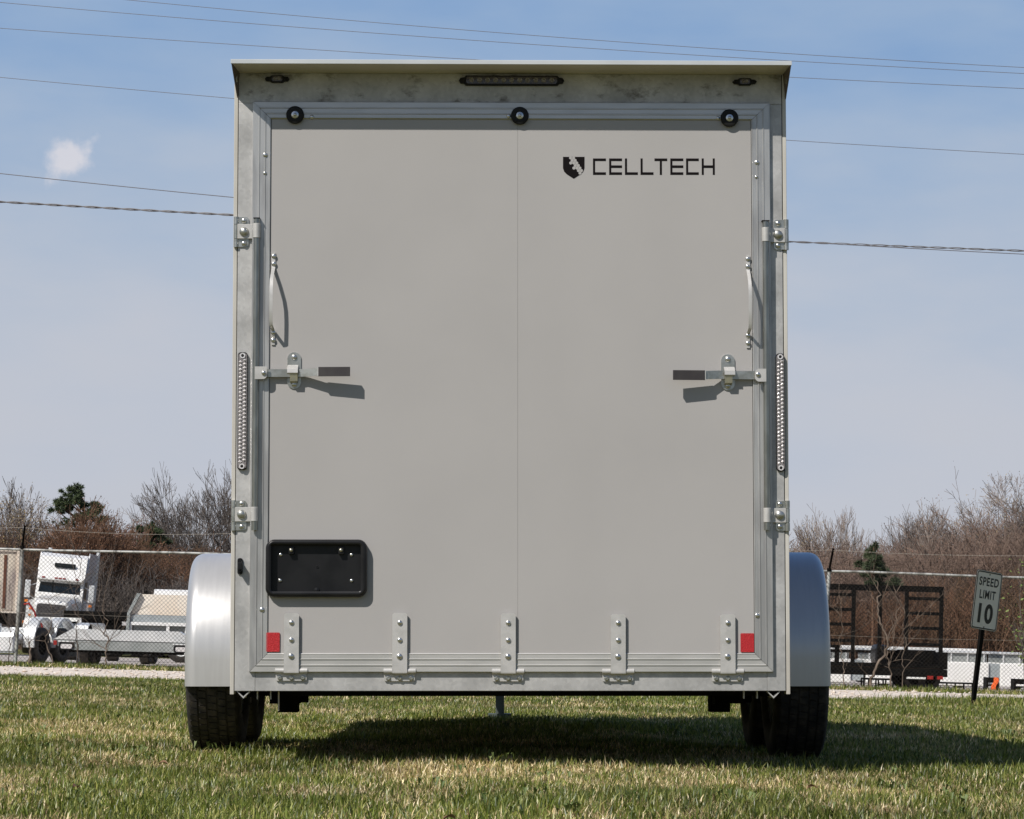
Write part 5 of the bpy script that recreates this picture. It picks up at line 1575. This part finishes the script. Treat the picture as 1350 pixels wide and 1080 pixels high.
for pp in (1209, 1228): wheel_at(o, X(pp), .25, .215, .215, .2, hub=M['blacksteel']).rotation_euler = (0, 0, R(90))
for pp in (1209, 1228): wheel_at(o, X(pp), 1.85, .215, .215, .2, hub=M['blacksteel']).rotation_euler = (0, 0, R(90))
MB().box(X(1196), X(1221), -.045, -.021, Z(895, 1200), Z(892.5, 1200)).build("reflective_strip", M['truckwhite'], o)
for pp in (1227, 1240): MB().box(X(pp) - .055, X(pp) + .055, -.05, -.021, Z(896, 1240), Z(891.5, 1240)).build("rear_light", M['markred'], o)

# low white cargo bodies in a row
Yw = 61.0
for k, (pa, pb2, lab) in enumerate(((960, 1122, "white low sided trailer body behind the left part of the black trailer"), (1142, 1304, "white low sided trailer body between the black trailer and the speed sign post"),
                                   (1319, 1480, "white low sided trailer body at the right edge behind the sign"))):
    pm = (pa + pb2) / 2
    o = place("low_cargo_trailer", pm, 912, Yw, yaw=0, label=lab, cat="trailer", group="row of white low trailers behind the fence")
    X = lambda p_: at(p_, 880, Yw).x - o.location.x
    zb_ = .06; zt_ = at(pm, 871.5 + (pm - 1223) * .028, Yw).z - o.location.z; zr_ = at(pm, 857 + (pm - 1223) * .028, Yw).z - o.location.z
    b = MB(); b.box(X(pa), X(pb2), 0, 1.9, zb_, zt_, .03); bb = b.build("body", M['bgwhite'], o)
    b = MB(); b.box(X(pa) + .04, X(pb2) - .04, .05, 1.85, zt_ - .01, zr_ - .05, .02); b.build("upper_panel", M['bggrey'] if k > 5 else M['bgdull'], bb)
    b = MB(); b.box(X(pa) - .02, X(pb2) + .02, .0, 1.9, zr_ - .049, zr_, .01)
    for j in range(8): b.box(X(pa) + .05 + j * (X(pb2) - X(pa) - .1) / 7.2, X(pa) + .08 + j * (X(pb2) - X(pa) - .1) / 7.2, .02, .049, zt_, zr_ - .05)
    b.build("top_rail", M['bgsilver'], bb)
    b = MB(); b.box(X(pb2) + .001, X(pb2) + .27, .06, 1.8, zb_ + .05, zt_ - .02, .01); b.build("end_hatch", M['bggrey'], bb)
    for xx in (X(pa) + .5, X(pb2) - .5): wheel_at(o, xx, 1.0, .3, .3, .22)
o = place("long_flat_trailer", 1190, 908, 68, yaw=0, label="long pale flatbed seen as a thin strip above the white low trailers", cat="trailer")
X = lambda p_: at(p_, 853, 68).x - o.location.x
zt_ = at(1190, 853, 68).z - o.location.z
b = MB(); b.box(X(930), X(1288), 0, 2.3, zt_ - .10, zt_, .01); b.build("deck", M['bgwhite'], o)
b = MB()
for pp in (960, 1060, 1160, 1260): b.box(X(pp), X(pp) + .12, .3, 2.0, .0, zt_ - .101)
b.build("stands", M['blacksteel'], o)

# black racks
o = place("ladder_rack", 1162, 905, 57.5, yaw=0, label="low black ladder shaped rack under the black trailer", cat="rack", group="black racks standing behind the fence")
X = lambda p_: at(p_, 900, 57.5).x - o.location.x
zt_ = at(1162, 894.5, 57.5).z - o.location.z
b = MB(); b.box(X(1138), X(1188), 0, .03, zt_ - .035, zt_); b.box(X(1138), X(1188), .4, .43, zt_ - .035, zt_)
for k in range(6): x_ = X(1138) + (X(1188) - X(1138) - .03) * k / 5; b.box(x_, x_ + .03, .002, .028, 0, zt_ - .0355); b.box(x_, x_ + .03, .402, .428, 0, zt_ - .0355)
b.build("rails", M['blacksteel'], o)
o = place("ladder_rack", 1258, 905, 57.5, yaw=0, label="low black ladder shaped rack just left of the speed sign post", cat="rack", group="black racks standing behind the fence")
X = lambda p_: at(p_, 900, 57.5).x - o.location.x
zt_ = at(1258, 899.5, 57.5).z - o.location.z
b = MB(); b.box(X(1236), X(1283), 0, .03, zt_ - .035, zt_)
for k in range(5): x_ = X(1236) + (X(1283) - X(1236) - .03) * k / 4; b.box(x_, x_ + .03, .002, .028, 0, zt_ - .0355)
b.build("rails", M['blacksteel'], o)
for pa, pb2, c0, lab in ((1300.5, 1317, 893, "small black stand with an orange strap hanging on it"), (1337, 1358, 895, "small black stand at the right edge")):
    o = place("equipment_stand", (pa + pb2) / 2, 911, 58.0, yaw=0, label=lab, cat="stand", group="small black stands in front of the white trailers")
    X = lambda p_: at(p_, 900, 58).x - o.location.x
    Z = lambda c_: at(pa, c_, 58).z - o.location.z
    b = MB(); b.box(X(pa), X(pa) + .04, 0, .4, 0, Z(c0)); b.box(X(pb2) - .04, X(pb2), 0, .4, 0, Z(c0)); b.box(X(pa) + .041, X(pb2) - .041, -.004, .05, Z(c0 + 7), Z(c0), .004); b.box(X(pa) + .041, X(pb2) - .041, 0, .05, Z(c0 + 11.5), Z(c0 + 9.5))
    b.build("stand_frame", M['blacksteel'], o)
    if pa < 1310:
        b = MB(); x0_, x1_ = X(1306), X(1312)
        b.add([(x0_ - .0, -.03, Z(911)), (x0_ + .10, -.03, Z(911)), (x0_ + .10, -.035, Z(904)), (x0_ + .16, -.03, Z(898)), (x1_ + .06, -.02, Z(893)), (x1_ - .03, -.02, Z(893)), (x0_ + .06, -.03, Z(898)), (x0_ + .01, -.035, Z(904)),
               (x0_ - .0, -.01, Z(911)), (x0_ + .10, -.01, Z(911)), (x0_ + .10, -.015, Z(904)), (x0_ + .16, -.01, Z(898)), (x1_ + .06, -.005, Z(893)), (x1_ - .03, -.005, Z(893)), (x0_ + .06, -.01, Z(898)), (x0_ + .01, -.015, Z(904))],
              [(0, 1, 2, 7), (7, 2, 3, 6), (6, 3, 4, 5), (8, 15, 10, 9), (15, 14, 11, 10), (14, 13, 12, 11), (0, 7, 15, 8), (7, 6, 14, 15), (6, 5, 13, 14), (1, 9, 10, 2), (2, 10, 11, 3), (3, 11, 12, 4), (4, 12, 13, 5), (0, 8, 9, 1)])
        st = b.build("orange_strap", M['orange'], None); st.location = o.location
        tag(st, "orange webbing strap draped down the small black stand", "strap")


# ------------------------------------------------------------------ overhead lines
def line(pts_px, Y0, slope, r, m, label, twist=False):
    """a cable through measured points, sagging between far poles"""
    P = []
    for a, c in pts_px:
        d = RT.to_3x3() @ ray(a, c)
        # the line runs in a vertical plane y = Y0 + slope * x
        k = Y0 / (d.y - slope * d.x); P.append(Vector(cam.matrix_world.translation) + d * k)
    xs_a = np.array([q.x for q in P]); zs_a = np.array([q.z for q in P])
    co = np.polyfit(xs_a, zs_a, 2)
    if co[0] < 0: co = np.append([0.0], np.polyfit(xs_a, zs_a, 1))
    X_ = np.linspace(-45, 45, 181)
    pts = [Vector((x, Y0 + slope * x, np.polyval(co, x))) for x in X_]
    b = MB()
    if not twist: b.tube(pts, r, 5)
    else:
        X_ = np.linspace(-30, 30, 1400)
        for ph in (0, PI):
            b.tube([(x, Y0 + slope * x + .014 * math.cos(x * 8 + ph), np.polyval(co, x) + .014 * math.sin(x * 8 + ph)) for x in X_], .012, 4)
    c = pts[len(pts) // 2]
    b.v = [(v[0] - c.x, v[1] - c.y, v[2] - c.z) for v in b.v]
    o = b.build("power_line", m, None, loc=c)
    tag(o, label, "power line", "overhead lines crossing the sky")


line([(172, 0), (400, 22.2), (1000, 67.7), (1350, 89.3)], 62, 0, .0065, M['cable'], "highest thin overhead line, above the trailer roof on the right")
line([(0, 3.3), (400, 36.5), (1000, 78.0), (1350, 97.0)], 62, 0, .0065, M['cable'], "second highest thin overhead line, just under the top one")
line([(0, 37.3), (400, 64.4), (640, 80), (1043, 101.7), (1350, 117)], 62, 0, .0065, M['cable'], "third overhead line, meeting the trailer's roof edge")
line([(0, 102), (308, 130), (1039, 185), (1350, 203.6)], 62, 0, .0065, M['cable'], "thin overhead line well below the trailer's roof corner")
line([(0, 229), (308, 260), (1040, 318.5), (1350, 335)], 58, 0, .009, M['cable'], "dark overhead line passing just under the small cloud")
line([(0, 265.5), (308, 284.8), (1040, 317.6), (1350, 331.5)], 58.6, 0, .011, M['cabletw'], "lowest overhead line, thick twisted pair of cables", twist=True)


# ------------------------------------------------------------------ trees
class Tubes:
    """fast collector of thin three sided tapered twigs"""
    def __init__(s): s.v = []; s.f = []
    def seg(s, p0, p1, r0, r1):
        d = p1 - p0
        a = d.orthogonal().normalized(); c = d.cross(a).normalized()
        o = len(s.v)
        for q, r in ((p0, r0), (p1, r1)):
            s.v.append(q + a * r); s.v.append(q + a * (-.5 * r) + c * (.866 * r)); s.v.append(q + a * (-.5 * r) - c * (.866 * r))
        s.f += [(o, o + 1, o + 4, o + 3), (o + 1, o + 2, o + 5, o + 4), (o + 2, o, o + 3, o + 5)]
    def build(s, name, m, parent=None, loc=None):
        me = bpy.data.meshes.new(name); me.from_pydata([tuple(v) for v in s.v], [], s.f); me.materials.append(m)
        o = bpy.data.objects.new(name, me); COL.objects.link(o)
        if parent: o.parent = parent
        if loc is not None: o.location = loc
        return o


def grow(T_, p, d, L, r, rs, depth, up, spread, rmin, tips, nch=(2, 4), wob=.16):
    seg = 4 if depth > 1 else 3
    q = Vector(p); d = Vector(d).normalized(); nodes = []
    for i in range(seg):
        d = (d + Vector((rs.gauss(0, wob), rs.gauss(0, wob), rs.gauss(0, wob * .6) + up * .12))).normalized()
        n = q + d * (L / seg); r1 = max(r * (1 - .14 * (i + 1)), rmin)
        T_.seg(q, n, max(r * (1 - .14 * i), rmin), r1); nodes.append((n, d.copy(), r1)); q = n
    if depth <= 0:
        tips.append(q); return
    for k in range(rs.randint(*nch)):
        i = rs.randint(0 if depth > 1 else 0, seg - 1); n, dd, rr1 = nodes[i]
        s_ = Vector((rs.gauss(0, 1), rs.gauss(0, 1), rs.gauss(0, .4))); s_ = (s_ - dd * s_.dot(dd)).normalized()
        grow(T_, n, dd + s_ * spread * rs.uniform(.6, 1.3), L * rs.uniform(.5, .78), max(rr1 * .6, rmin), rs, depth - 1, up, spread, rmin, tips, nch, wob)
    grow(T_, q, d, L * .7, max(nodes[-1][2] * .8, rmin), rs, depth - 1, up, spread, rmin, tips, nch, wob)


def bare_tree(px, py_top, Y, seed, label, stems=1, depth=4, spread=.45, up=.5, rmin=.0095, r0=.13, m='bark', buds=None, nbud=0, lean=0, first=.22, limbs=9, nch=(2, 4)):
    rs = random.Random(seed)
    g_ = at(px, 850, Y); base = Vector((g_.x, Y, zg(Y) + .05))
    H = at(px, py_top, Y).z - base.z
    tk = Tubes(); cr2 = Tubes(); tips = []
    for s_ in range(stems):
        a0 = rs.uniform(0, 2 * PI)
        d = Vector((lean + (math.cos(a0) * .16 if stems > 1 else 0) + rs.gauss(0, .03), math.sin(a0) * .16 if stems > 1 else 0, 1)).normalized()
        q = Vector((0, 0, -.2)); r = r0 * rs.uniform(.75, 1.0); n_ = 10; Lt = H * rs.uniform(.60, .72)
        for i in range(n_):
            d = (d + Vector((rs.gauss(0, .05), rs.gauss(0, .05), .05))).normalized()
            nn = q + d * (Lt / n_); ra, rb = r * (1 - .75 * i / n_), r * (1 - .75 * (i + 1) / n_)
            tk.seg(q, nn, ra, rb)
            f = (i + 1) / n_
            if f >= first:
                for k in range(max(1, round(limbs / n_ + rs.uniform(-.4, .9)))):
                    a1 = rs.uniform(0, 2 * PI); s2 = Vector((math.cos(a1), math.sin(a1) * .8, 0))
                    Lb = (H - nn.z) * rs.uniform(.55, .85) * (.85 if f < .5 else 1.0)
                    grow(cr2, nn, d + s2 * spread * rs.uniform(.7, 1.4), Lb * .62, max(rb * .72, rmin * 1.9), rs, depth - 1, up, spread * 1.1, rmin, tips, nch, .10)
            q = nn
        grow(cr2, q, d, (H - q.z) * .55, rb * .9, rs, depth - 1, up, spread, rmin, tips, nch, .10)
    zs_ = sorted(v.z for v in cr2.v); k = H / zs_[int(len(zs_) * .9985)]
    for L_ in (tk, cr2): L_.v = [Vector((v.x * k, v.y * k, v.z * k)) for v in L_.v]
    root = empty("bare_tree", base)
    tk.build("trunk", M[m], root); cr2.build("crown", M[m], root)
    if buds:
        bd = MB()
        for i in range(nbud):
            t_ = rs.choice(tips) * k + Vector((rs.gauss(0, .12), rs.gauss(0, .12), rs.gauss(0, .14))); a_ = Vector((rs.gauss(0, 1), rs.gauss(0, 1), rs.gauss(0, 1))).normalized() * rs.uniform(.02, .045); c_ = a_.orthogonal() * .6
            bd.add([t_ - a_, t_ + c_, t_ + a_, t_ - c_], [(0, 1, 2, 3)])
        bd.build("buds", M[buds], root)
    tag(root, label, "tree", "trees beyond the vehicle lot")
    return root


def needle_tree(px, py_top, Y, seed, label, clumps, kind, m, py_b=800, name="pine_tree"):
    """evergreen: trunk, limbs, and needle tufts gathered round measured clump centres"""
    rs = random.Random(seed)
    g_ = at(px, 850, Y); base = Vector((g_.x, Y, zg(Y)))
    H = at(px, py_top, Y).z - base.z; s = Y / FPX
    root = empty(name, base); tk = Tubes(); nd = MB()
    n_ = 9
    for i in range(n_):
        tk.seg(Vector((0, 0, H * .95 * i / n_)), Vector((rs.gauss(0, .02), 0, H * .95 * (i + 1) / n_)), .07 * (1 - .85 * i / n_), .07 * (1 - .85 * (i + 1) / n_))
    for (cx, cy, rx_, rz_, n) in clumps:
        c = at(cx, cy, Y) - base; c.y = rs.uniform(-.8, .8)
        tk.seg(Vector((0, 0, max(.5, c.z - abs(c.x) * .5 - .3))), c, .05, .02)
        subs = [Vector((rs.gauss(0, .55) * rx_ * s, rs.gauss(0, .6), rs.gauss(0, .5) * rz_ * s)) for _ in range(5)]
        for k in range(int(n * 1.3)):
            c0 = c; c = c0 + rs.choice(subs)
            while True:
                q = Vector((rs.uniform(-1, 1), rs.uniform(-1, 1), rs.uniform(-1, 1)))
                if .25 < q.length < 1: break
            p = c + Vector((q.x * rx_ * s, q.y * rx_ * s, q.z * rz_ * s)) * .62
            for j in range(13):
                a_ = (Vector((rs.gauss(0, 1), rs.gauss(0, 1), rs.gauss(.35, .8)))).normalized() * rs.uniform(.09, .20); w_ = a_.orthogonal().normalized() * rs.uniform(.010, .022)
                nd.add([p - w_, p + w_, p + a_], [(0, 1, 2)])
            c = c0
    tk.build("trunk", M['brushred'], root)
    nd.build("foliage", M[m], root)
    tag(root, label, "tree", "trees beyond the vehicle lot")
    return root


TY = 138
bare_tree(38, 634, TY, 21, "slim grey bare tree with upswept branches above the left fence post", spread=.34, up=.8, r0=.10, limbs=12)
bare_tree(-2, 644, TY - 6, 22, "tree with yellowish buds cut off by the left edge", spread=.5, up=.4, m='barklight', buds='budsyellow', nbud=2600, r0=.08)
bare_tree(248, 620, TY + 4, 23, "tall bare tree with fine spreading crown left of the grey trailer", stems=2, depth=5, spread=.46, up=.35, r0=.25, limbs=8, nch=(2, 3))
bare_tree(292, 612, TY + 2, 24, "tall bare twin tree standing half behind the trailer's left edge", stems=2, depth=5, spread=.42, up=.45, r0=.25, limbs=8, nch=(2, 3))
bare_tree(226, 664, TY + 9, 25, "lower feathery bare tree between the small pine and the tall bare trees", stems=2, spread=.55, up=.3, r0=.08, m='barklight', lean=-.12)
bare_tree(172, 684, TY - 2, 26, "small tree flushed with pink buds left of the small pine", spread=.55, up=.4, r0=.06, m='barklight', buds='budspink', nbud=1300)
bare_tree(1062, 688, TY + 4, 31, "small tree with yellowish buds just right of the grey trailer", spread=.65, up=.15, r0=.07, m='barklight', buds='budsyellow', nbud=1100)
bare_tree(1106, 672, TY + 8, 32, "pale slender bare tree above the right fender", stems=2, spread=.34, up=.7, r0=.08, m='barklight', limbs=11)
bare_tree(1141, 698, TY + 14, 33, "faint small bare tree left of the cedar", depth=3, spread=.34, up=.7, r0=.05, m='barklight')
bare_tree(1194, 677, TY + 8, 34, "forked bare tree with a rounded top right of the cedar", spread=.38, up=.6, r0=.10, limbs=12)
bare_tree(1210, 675, TY + 9, 44, "round topped bare tree standing close right of its forked neighbour", spread=.38, up=.6, r0=.10, limbs=12)
bare_tree(1262, 664, TY - 4, 35, "bare tree with brownish buds left of the big oak", stems=2, spread=.42, up=.5, r0=.08, m='barklight', buds='buds', nbud=900)
bare_tree(1328, 626, TY - 2, 36, "large forked oak with crooked limbs at the right edge", stems=2, depth=5, spread=.78, up=.02, r0=.26, limbs=9, m='barklight', buds='budsyellow', nbud=1100, nch=(2, 3))
bare_tree(1240, 688, TY + 2, 37, "low brown bare tree between the forked tree and the budding tree", stems=2, depth=3, spread=.45, up=.5, r0=.06)
bare_tree(85, 690, TY + 6, 38, "thin bare tree rising behind the big pine", stems=2, depth=3, spread=.4, up=.6, r0=.06, m='barklight')
bare_tree(96, 664, TY - 12, 45, "red brown bare shrub in front of the big pine's trunk", stems=3, depth=4, spread=.5, up=.4, r0=.05, m='brushred', buds='buds', nbud=1500)
bare_tree(126, 676, TY - 11, 46, "red brown bare shrub in front of the big pine's right limb", stems=3, depth=4, spread=.5, up=.4, r0=.05, m='brushred', buds='buds', nbud=1200)
bare_tree(148, 698, TY - 4, 39, "reddish brown bare shrub tree right of the big pine", stems=3, depth=3, spread=.5, up=.5, r0=.06, m='brushred', buds='buds', nbud=900)
needle_tree(104, 643, TY - 8, 41, "dark green pine with clumped needles above the white truck",
            [(92, 655, 6, 6, 60), (100, 648, 8, 6, 90), (106, 656, 6, 8, 90), (96, 663, 8, 6, 70), (82, 655, 4, 5, 30), (79, 665, 7, 6, 70), (77, 674, 6, 5, 50), (86, 672, 6, 6, 40), (118, 667, 8, 5, 90),
             (126, 672, 6, 5, 70), (121, 679, 10, 6, 110), (111, 682, 7, 4, 50), (138, 686, 5, 5, 40), (101, 684, 10, 6, 30), (90, 690, 12, 8, 30)], 0, 'pine')
needle_tree(201, 690, TY - 2, 42, "small dark pine left of the tall bare trees",
            [(201, 693, 2, 3, 18), (194, 699, 7, 5, 70), (204, 704, 9, 6, 90), (196, 712, 10, 6, 90), (210, 714, 9, 6, 50), (222, 715, 5, 6, 30), (200, 722, 10, 6, 50)], 0, 'pine')
needle_tree(1150, 717, TY - 30, 43, "dark green cedar rising behind the right fence rail",
            [(1151, 721, 3, 4, 40), (1148, 728, 5, 5, 80), (1150, 737, 8, 6, 120), (1146, 748, 9, 6, 120), (1160, 744, 8, 6, 100), (1168, 752, 7, 5, 70), (1155, 760, 14, 8, 120), (1170, 770, 10, 8, 80), (1148, 772, 10, 8, 80)], 0, 'cedar', name="cedar_tree")


# the wood itself: a deep mass of twiggy undergrowth nobody could count
def thicket(name, px0, px1, Y0, Y1, n, seed, m, topf, label, rtw=.012, bud=None, nb=0):
    rs = random.Random(seed); T_ = Tubes(); bd = MB()
    for i in range(n):
        Y = rs.uniform(Y0, Y1); px = rs.uniform(px0, px1)
        g_ = at(px, 850, Y); z0 = zg(Y) + (max(0, min(1, (Y - 150) / 25)) * 3.0 if Y > 150 else 0)
        top = at(px, topf(px), Y).z - z0
        h = max(1.0, top * (1 - .5 * rs.random() ** 1.6) * (1.1 if rs.random() < .12 else 1))
        p = Vector((g_.x, Y, z0)); d = Vector((rs.gauss(0, .18), rs.gauss(0, .18), 1)).normalized()
        seg = 5; r = rtw * rs.uniform(1.0, 2.6)
        for s_ in range(seg):
            d = (d + Vector((rs.gauss(0, .16), rs.gauss(0, .16), .03))).normalized()
            nn = p + d * h / seg
            T_.seg(p, nn, r * (1 - .15 * s_), r * (1 - .15 * (s_ + 1)))
            for k in range(2 if s_ else 0):
                e = (d * rs.uniform(.4, 1) + Vector((rs.gauss(0, .7), rs.gauss(0, .5), rs.gauss(.1, .35)))).normalized()
                L = h * rs.uniform(.10, .26); q = p.lerp(nn, rs.random()); m1 = q + e * L * .5
                e2 = (e + Vector((rs.gauss(0, .4), rs.gauss(0, .3), rs.gauss(.15, .3)))).normalized(); m2 = m1 + e2 * L * .5
                T_.seg(q, m1, rtw * .9, rtw * .8); T_.seg(m1, m2, rtw * .8, rtw * .5)
                if rs.random() < .6:
                    e3 = (e + Vector((rs.gauss(0, .8), rs.gauss(0, .5), rs.gauss(.1, .5)))).normalized(); T_.seg(m1, m1 + e3 * L * .45, rtw * .7, rtw * .45)
                if bud and rs.random() < nb:
                    for _ in range(3):
                        t_ = m2 + Vector((rs.gauss(0, .12), rs.gauss(0, .1), rs.gauss(0, .1))); a_ = Vector((rs.gauss(0, 1), rs.gauss(0, 1), rs.gauss(0, 1))).normalized() * rs.uniform(.02, .04); c_ = a_.orthogonal() * .6
                        bd.add([t_ - a_, t_ + c_, t_ + a_, t_ - c_], [(0, 1, 2, 3)])
            p = nn
    o = T_.build(name, M[m]); tag(o, label, "undergrowth", kind="stuff")
    if bud:
        bo = bd.build("leaf_buds", M[bud], o)


def top_l(px):
    return 712 - 24 * math.exp(-((px - 110) / 40) ** 2) - 22 * math.exp(-((px + 5) / 18) ** 2) + 6 * math.sin(px * .09) + 5 * math.sin(px * .041 + 1) + 3 * math.sin(px * .23) + (14 if px > 215 else 0)


def top_r(px):
    base = 727 if px < 1170 else 727 - (px - 1170) * .27
    return max(base, 692) + 6 * math.sin(px * .08) + 4 * math.sin(px * .21) + 4 * math.sin(px * .033 + 2)


thicket("undergrowth", -90, 330, 128, 152, 5200, 61, 'brushred', lambda p_: top_l(p_) + 10, "dense red brown bare brush behind the left vehicles", .014, 'buds', .10)
thicket("undergrowth", -90, 330, 122, 130, 1500, 62, 'bark', lambda p_: top_l(p_) + 45, "grey brown scrub in front of the left wood", .013)
thicket("undergrowth", -90, 330, 150, 165, 1500, 63, 'brushpink', lambda p_: top_l(p_) - 4, "paler far brush on the left wood's skyline", .011)
thicket("undergrowth", 1010, 1440, 126, 152, 5600, 64, 'brushpink', lambda p_: top_r(p_) + 4, "dense pinkish brown brush of the right wood", .014, 'buds', .04)
thicket("undergrowth", 1010, 1440, 122, 130, 1500, 65, 'brushred', lambda p_: top_r(p_) + 60, "darker brown scrub in front of the right wood", .013)
thicket("undergrowth", 1010, 1440, 150, 165, 1500, 66, 'barklight', lambda p_: top_r(p_) - 6, "pale far twigs on the right wood's skyline", .011)
thicket("undergrowth", 330, 1010, 128, 155, 2600, 67, 'brushred', lambda p_: 712, "bare brush of the wood continuing behind the grey trailer", .015)

thicket("undergrowth", -700, -90, 128, 155, 2600, 68, 'brushred', lambda p_: 706 + 10 * math.sin(p_ * .05), "bare brush of the wood further left than the photo reaches", .015)
thicket("undergrowth", 1440, 2050, 128, 155, 2600, 69, 'brushpink', lambda p_: 690 + 12 * math.sin(p_ * .05), "bare brush of the wood further right than the photo reaches", .015)
